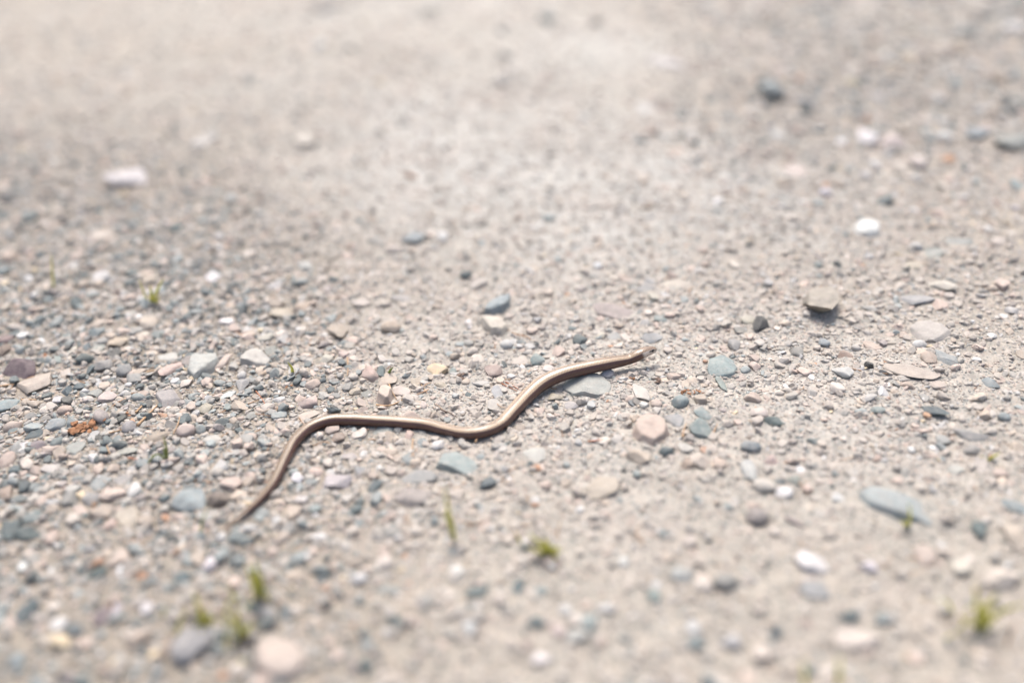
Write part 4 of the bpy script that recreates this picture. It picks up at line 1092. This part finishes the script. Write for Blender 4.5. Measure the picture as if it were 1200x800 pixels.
for pxs, lab, m_, w_ in [
    ([(583, 443), (596, 449), (608, 456)], 'reddish dry needle leaning on the slowworm\'s thickest part, right of a pair', M_RUST, 2.2),
    ([(582, 446), (593, 452), (606, 458)], 'reddish dry needle by the slowworm\'s thickest part, left of a pair', M_RUST, 1.8),
    ([(441, 474), (450, 476), (462, 474), (472, 468)], 'curved straw-coloured needle at the foot of the angular pink chunk', M_STRAW, 2.4),
    ([(456, 450), (459, 458), (465, 468)], 'pale needle lying upright between the two pink stones', M_STRAW, 1.8),
    ([(161, 498), (172, 487), (184, 475)], 'thickest straw needle lying slanted, right of the orange crumbled scrap', M_STRAW, 3.4),
    ([(159, 483), (165, 477), (172, 470)], 'short straw needle slanted behind the thickest straw needle', M_STRAW, 2.6),
    ([(-2, 453), (8, 451), (17, 450)], 'orange-brown needle cut by the left picture edge beside the flat tan stone', M_STRAW, 2.6),
    ([(25, 468), (34, 468), (43, 468)], 'short level needle in front of the broad flat tan stone', M_STRAW, 2.4),
    ([(170, 437), (179, 434), (188, 432)], 'flat straw needle left of the upright pink stone', M_STRAW, 2.4),
    ([(128, 507), (136, 505), (143, 503)], 'short straw needle right beside the orange crumbled scrap', M_STRAW, 2.2),
    ([(125, 513), (125, 522), (129, 532)], 'upright bent needle in front of the orange crumbled scrap', M_STRAW, 2.4),
    ([(150, 536), (161, 538), (172, 540)], 'reddish level needle left of the bent green sprig', M_RUST, 2.4),
    ([(211, 483), (210, 494), (203, 508)], 'thin curved brown needle left of the round pink stone', M_STRAW, 2.0),
    ([(300, 458), (309, 470), (315, 482)], 'long brown needle in front of the low cream triangular stone', M_RUST, 1.8),
    ([(407, 419), (408, 430), (407, 441)], 'upright straw needle on the bare dirt behind the rear arch', M_STRAW, 1.5),
    ([(492, 448), (496, 454), (501, 461)], 'short needle in front of the crumbly clods behind the middle', M_STRAW, 1.6),
    ([(557, 518), (559, 514), (562, 509)], 'tiny straw sticking out from under the dip of the body', M_STRAW, 2.2),
    ([(484, 514), (483, 525), (485, 536)], 'upright needle just in front of the straight middle of the body', M_STRAW, 1.7),
    ([(689, 517), (700, 516), (712, 514)], 'reddish level twig left of the pale pink boulder-like stone', M_RUST, 2.4),
    ([(800, 512), (801, 505), (804, 496)], 'straw bit between the pink boulder-like stone and the blue wedge', M_STRAW, 2.2),
    ([(835, 511), (837, 504), (841, 496)], 'straw bit right of the wedge of blue-grey stone', M_STRAW, 2.0)]:
    needle(pxs, lab, m_, w_)
needle([(517, 480), (526, 483), (536, 489)], 'dark thin twig lying behind the dip in the slowworm', M_TWIG, 1.8, 'twig', 'twig')

# dry fibres too small to tell apart
def build_litter():
    Vs, Fs, k0 = [], [], 0
    g = np.random.default_rng(5)
    for q in range(150):
        px = g.uniform(0, 1200) if q % 3 == 0 else g.uniform(0, 620)
        p, t = at(px, g.uniform(330, 720), .0008)
        a = g.uniform(0, 6.28); ln = g.uniform(.003, .013) * .5
        d = np.array([math.cos(a), math.sin(a), 0])
        m_ = np.array([-d[1], d[0], 0]) * g.normal(0, .18) * ln
        pts = [p - d * ln, p + m_, p + d * ln]
        for c in pts: c[2] = float(Hfull(c[0], c[1])) + .0007 + abs(g.normal(0, .0006))
        r = g.uniform(.00022, .0005)
        me = tube('fibre', pts, r, r * .6, None)
        v = np.array([x.co[:] for x in me.vertices])
        f = [tuple(i + k0 for i in pl.vertices) for pl in me.polygons]
        Vs.append(v); Fs += f; k0 += len(v)
        bpy.data.meshes.remove(me)
    me = bpy.data.meshes.new('plant_litter')
    me.from_pydata(np.vstack(Vs).tolist(), [], Fs)
    me.materials.append(M_LITTER)
    tag(link('plant_litter', me), 'tiny dry plant fibres strewn over the gravel', 'plant litter', None, 'stuff')
M_LITTER = plain('dry_fibre', (0.34, 0.22, 0.14), 0.7, 0.3, 0.5, 60)
build_litter()

# ------------------------------------------------------------------ orange scraps of bark and bud scales
def scrap(px, py, wpx, hpx, nfl, label, name='bark_scrap', cat='plant scrap', m=None):
    p, t = at(px, py, .001)
    root = bpy.data.objects.new(name, None); COL.objects.link(root); root.location = p; root.empty_display_size = .005
    tag(root, label, cat)
    g = np.random.default_rng(int(px * 7 + py))
    ux = t / FPX; d = ray(px, py); phi = math.atan2(-d[2], math.hypot(d[0], d[1]))
    for k in range(nfl):
        q = g.uniform(-1, 1, 2) * .8 if nfl > 1 else np.zeros(2)
        sz = min(wpx, hpx * 1.3) * ux * (.30 if nfl < 9 else .17) * g.uniform(.75, 1.25)
        P = chip(ICO2[0], g, 'c') * np.array([sz, sz * .75, sz * .3])
        Rm = np.array(Matrix.Rotation(g.uniform(0, 6.28), 3, 'Z') @ Matrix.Rotation(g.normal(0, .5), 3, 'X'))
        o = link('flake', mesh_np('flake', P @ Rm.T, ICO2[1], m or M_FLAKE), root,
                 (q[0] * wpx / 2 * ux, q[1] * hpx / 2 * ux / math.sin(phi) * .8, sz * .25 + g.uniform(0, .0012)))
    return root
scrap(99, 502, 40, 17, 26, 'crumbled orange-brown scrap of bark, the largest, among grey stones at left')
scrap(123, 492, 8, 9, 2, 'small orange flake just behind the largest crumbled orange scrap')
scrap(151, 487, 9, 8, 2, 'small orange flake beside a charcoal pebble, right of the largest scrap')
scrap(50, 420, 12, 9, 2, 'amber flake of bark behind the dark purple stone')
scrap(810, 461, 34, 9, 16, 'strip of orange crumbs in front of the oval blue-grey slab')
scrap(740, 445, 7, 6, 2, 'tiny orange fleck on the dirt just in front of the head')
scrap(542, 443, 11, 9, 4, 'dried brown bud behind the slowworm\'s forward bend', 'dried_bud', 'dried bud', M_TWIG)
scrap(337, 453, 11, 6, 3, 'curled rust-coloured leaf scrap behind the rear arch')
scrap(157, 635, 24, 8, 4, 'blurred red-orange strip of bark in the left foreground')
scrap(207, 649, 12, 8, 2, 'blurred rust flake left of the tail tip in the foreground')
scrap(768, 447, 12, 9, 4, 'dark brown crumb of earth below the slowworm\'s snout', 'dried_bud', 'dried bud', M_TWIG)

print('stones', len(stones), 'gravel', n, 'worm length', round(WLEN, 3))
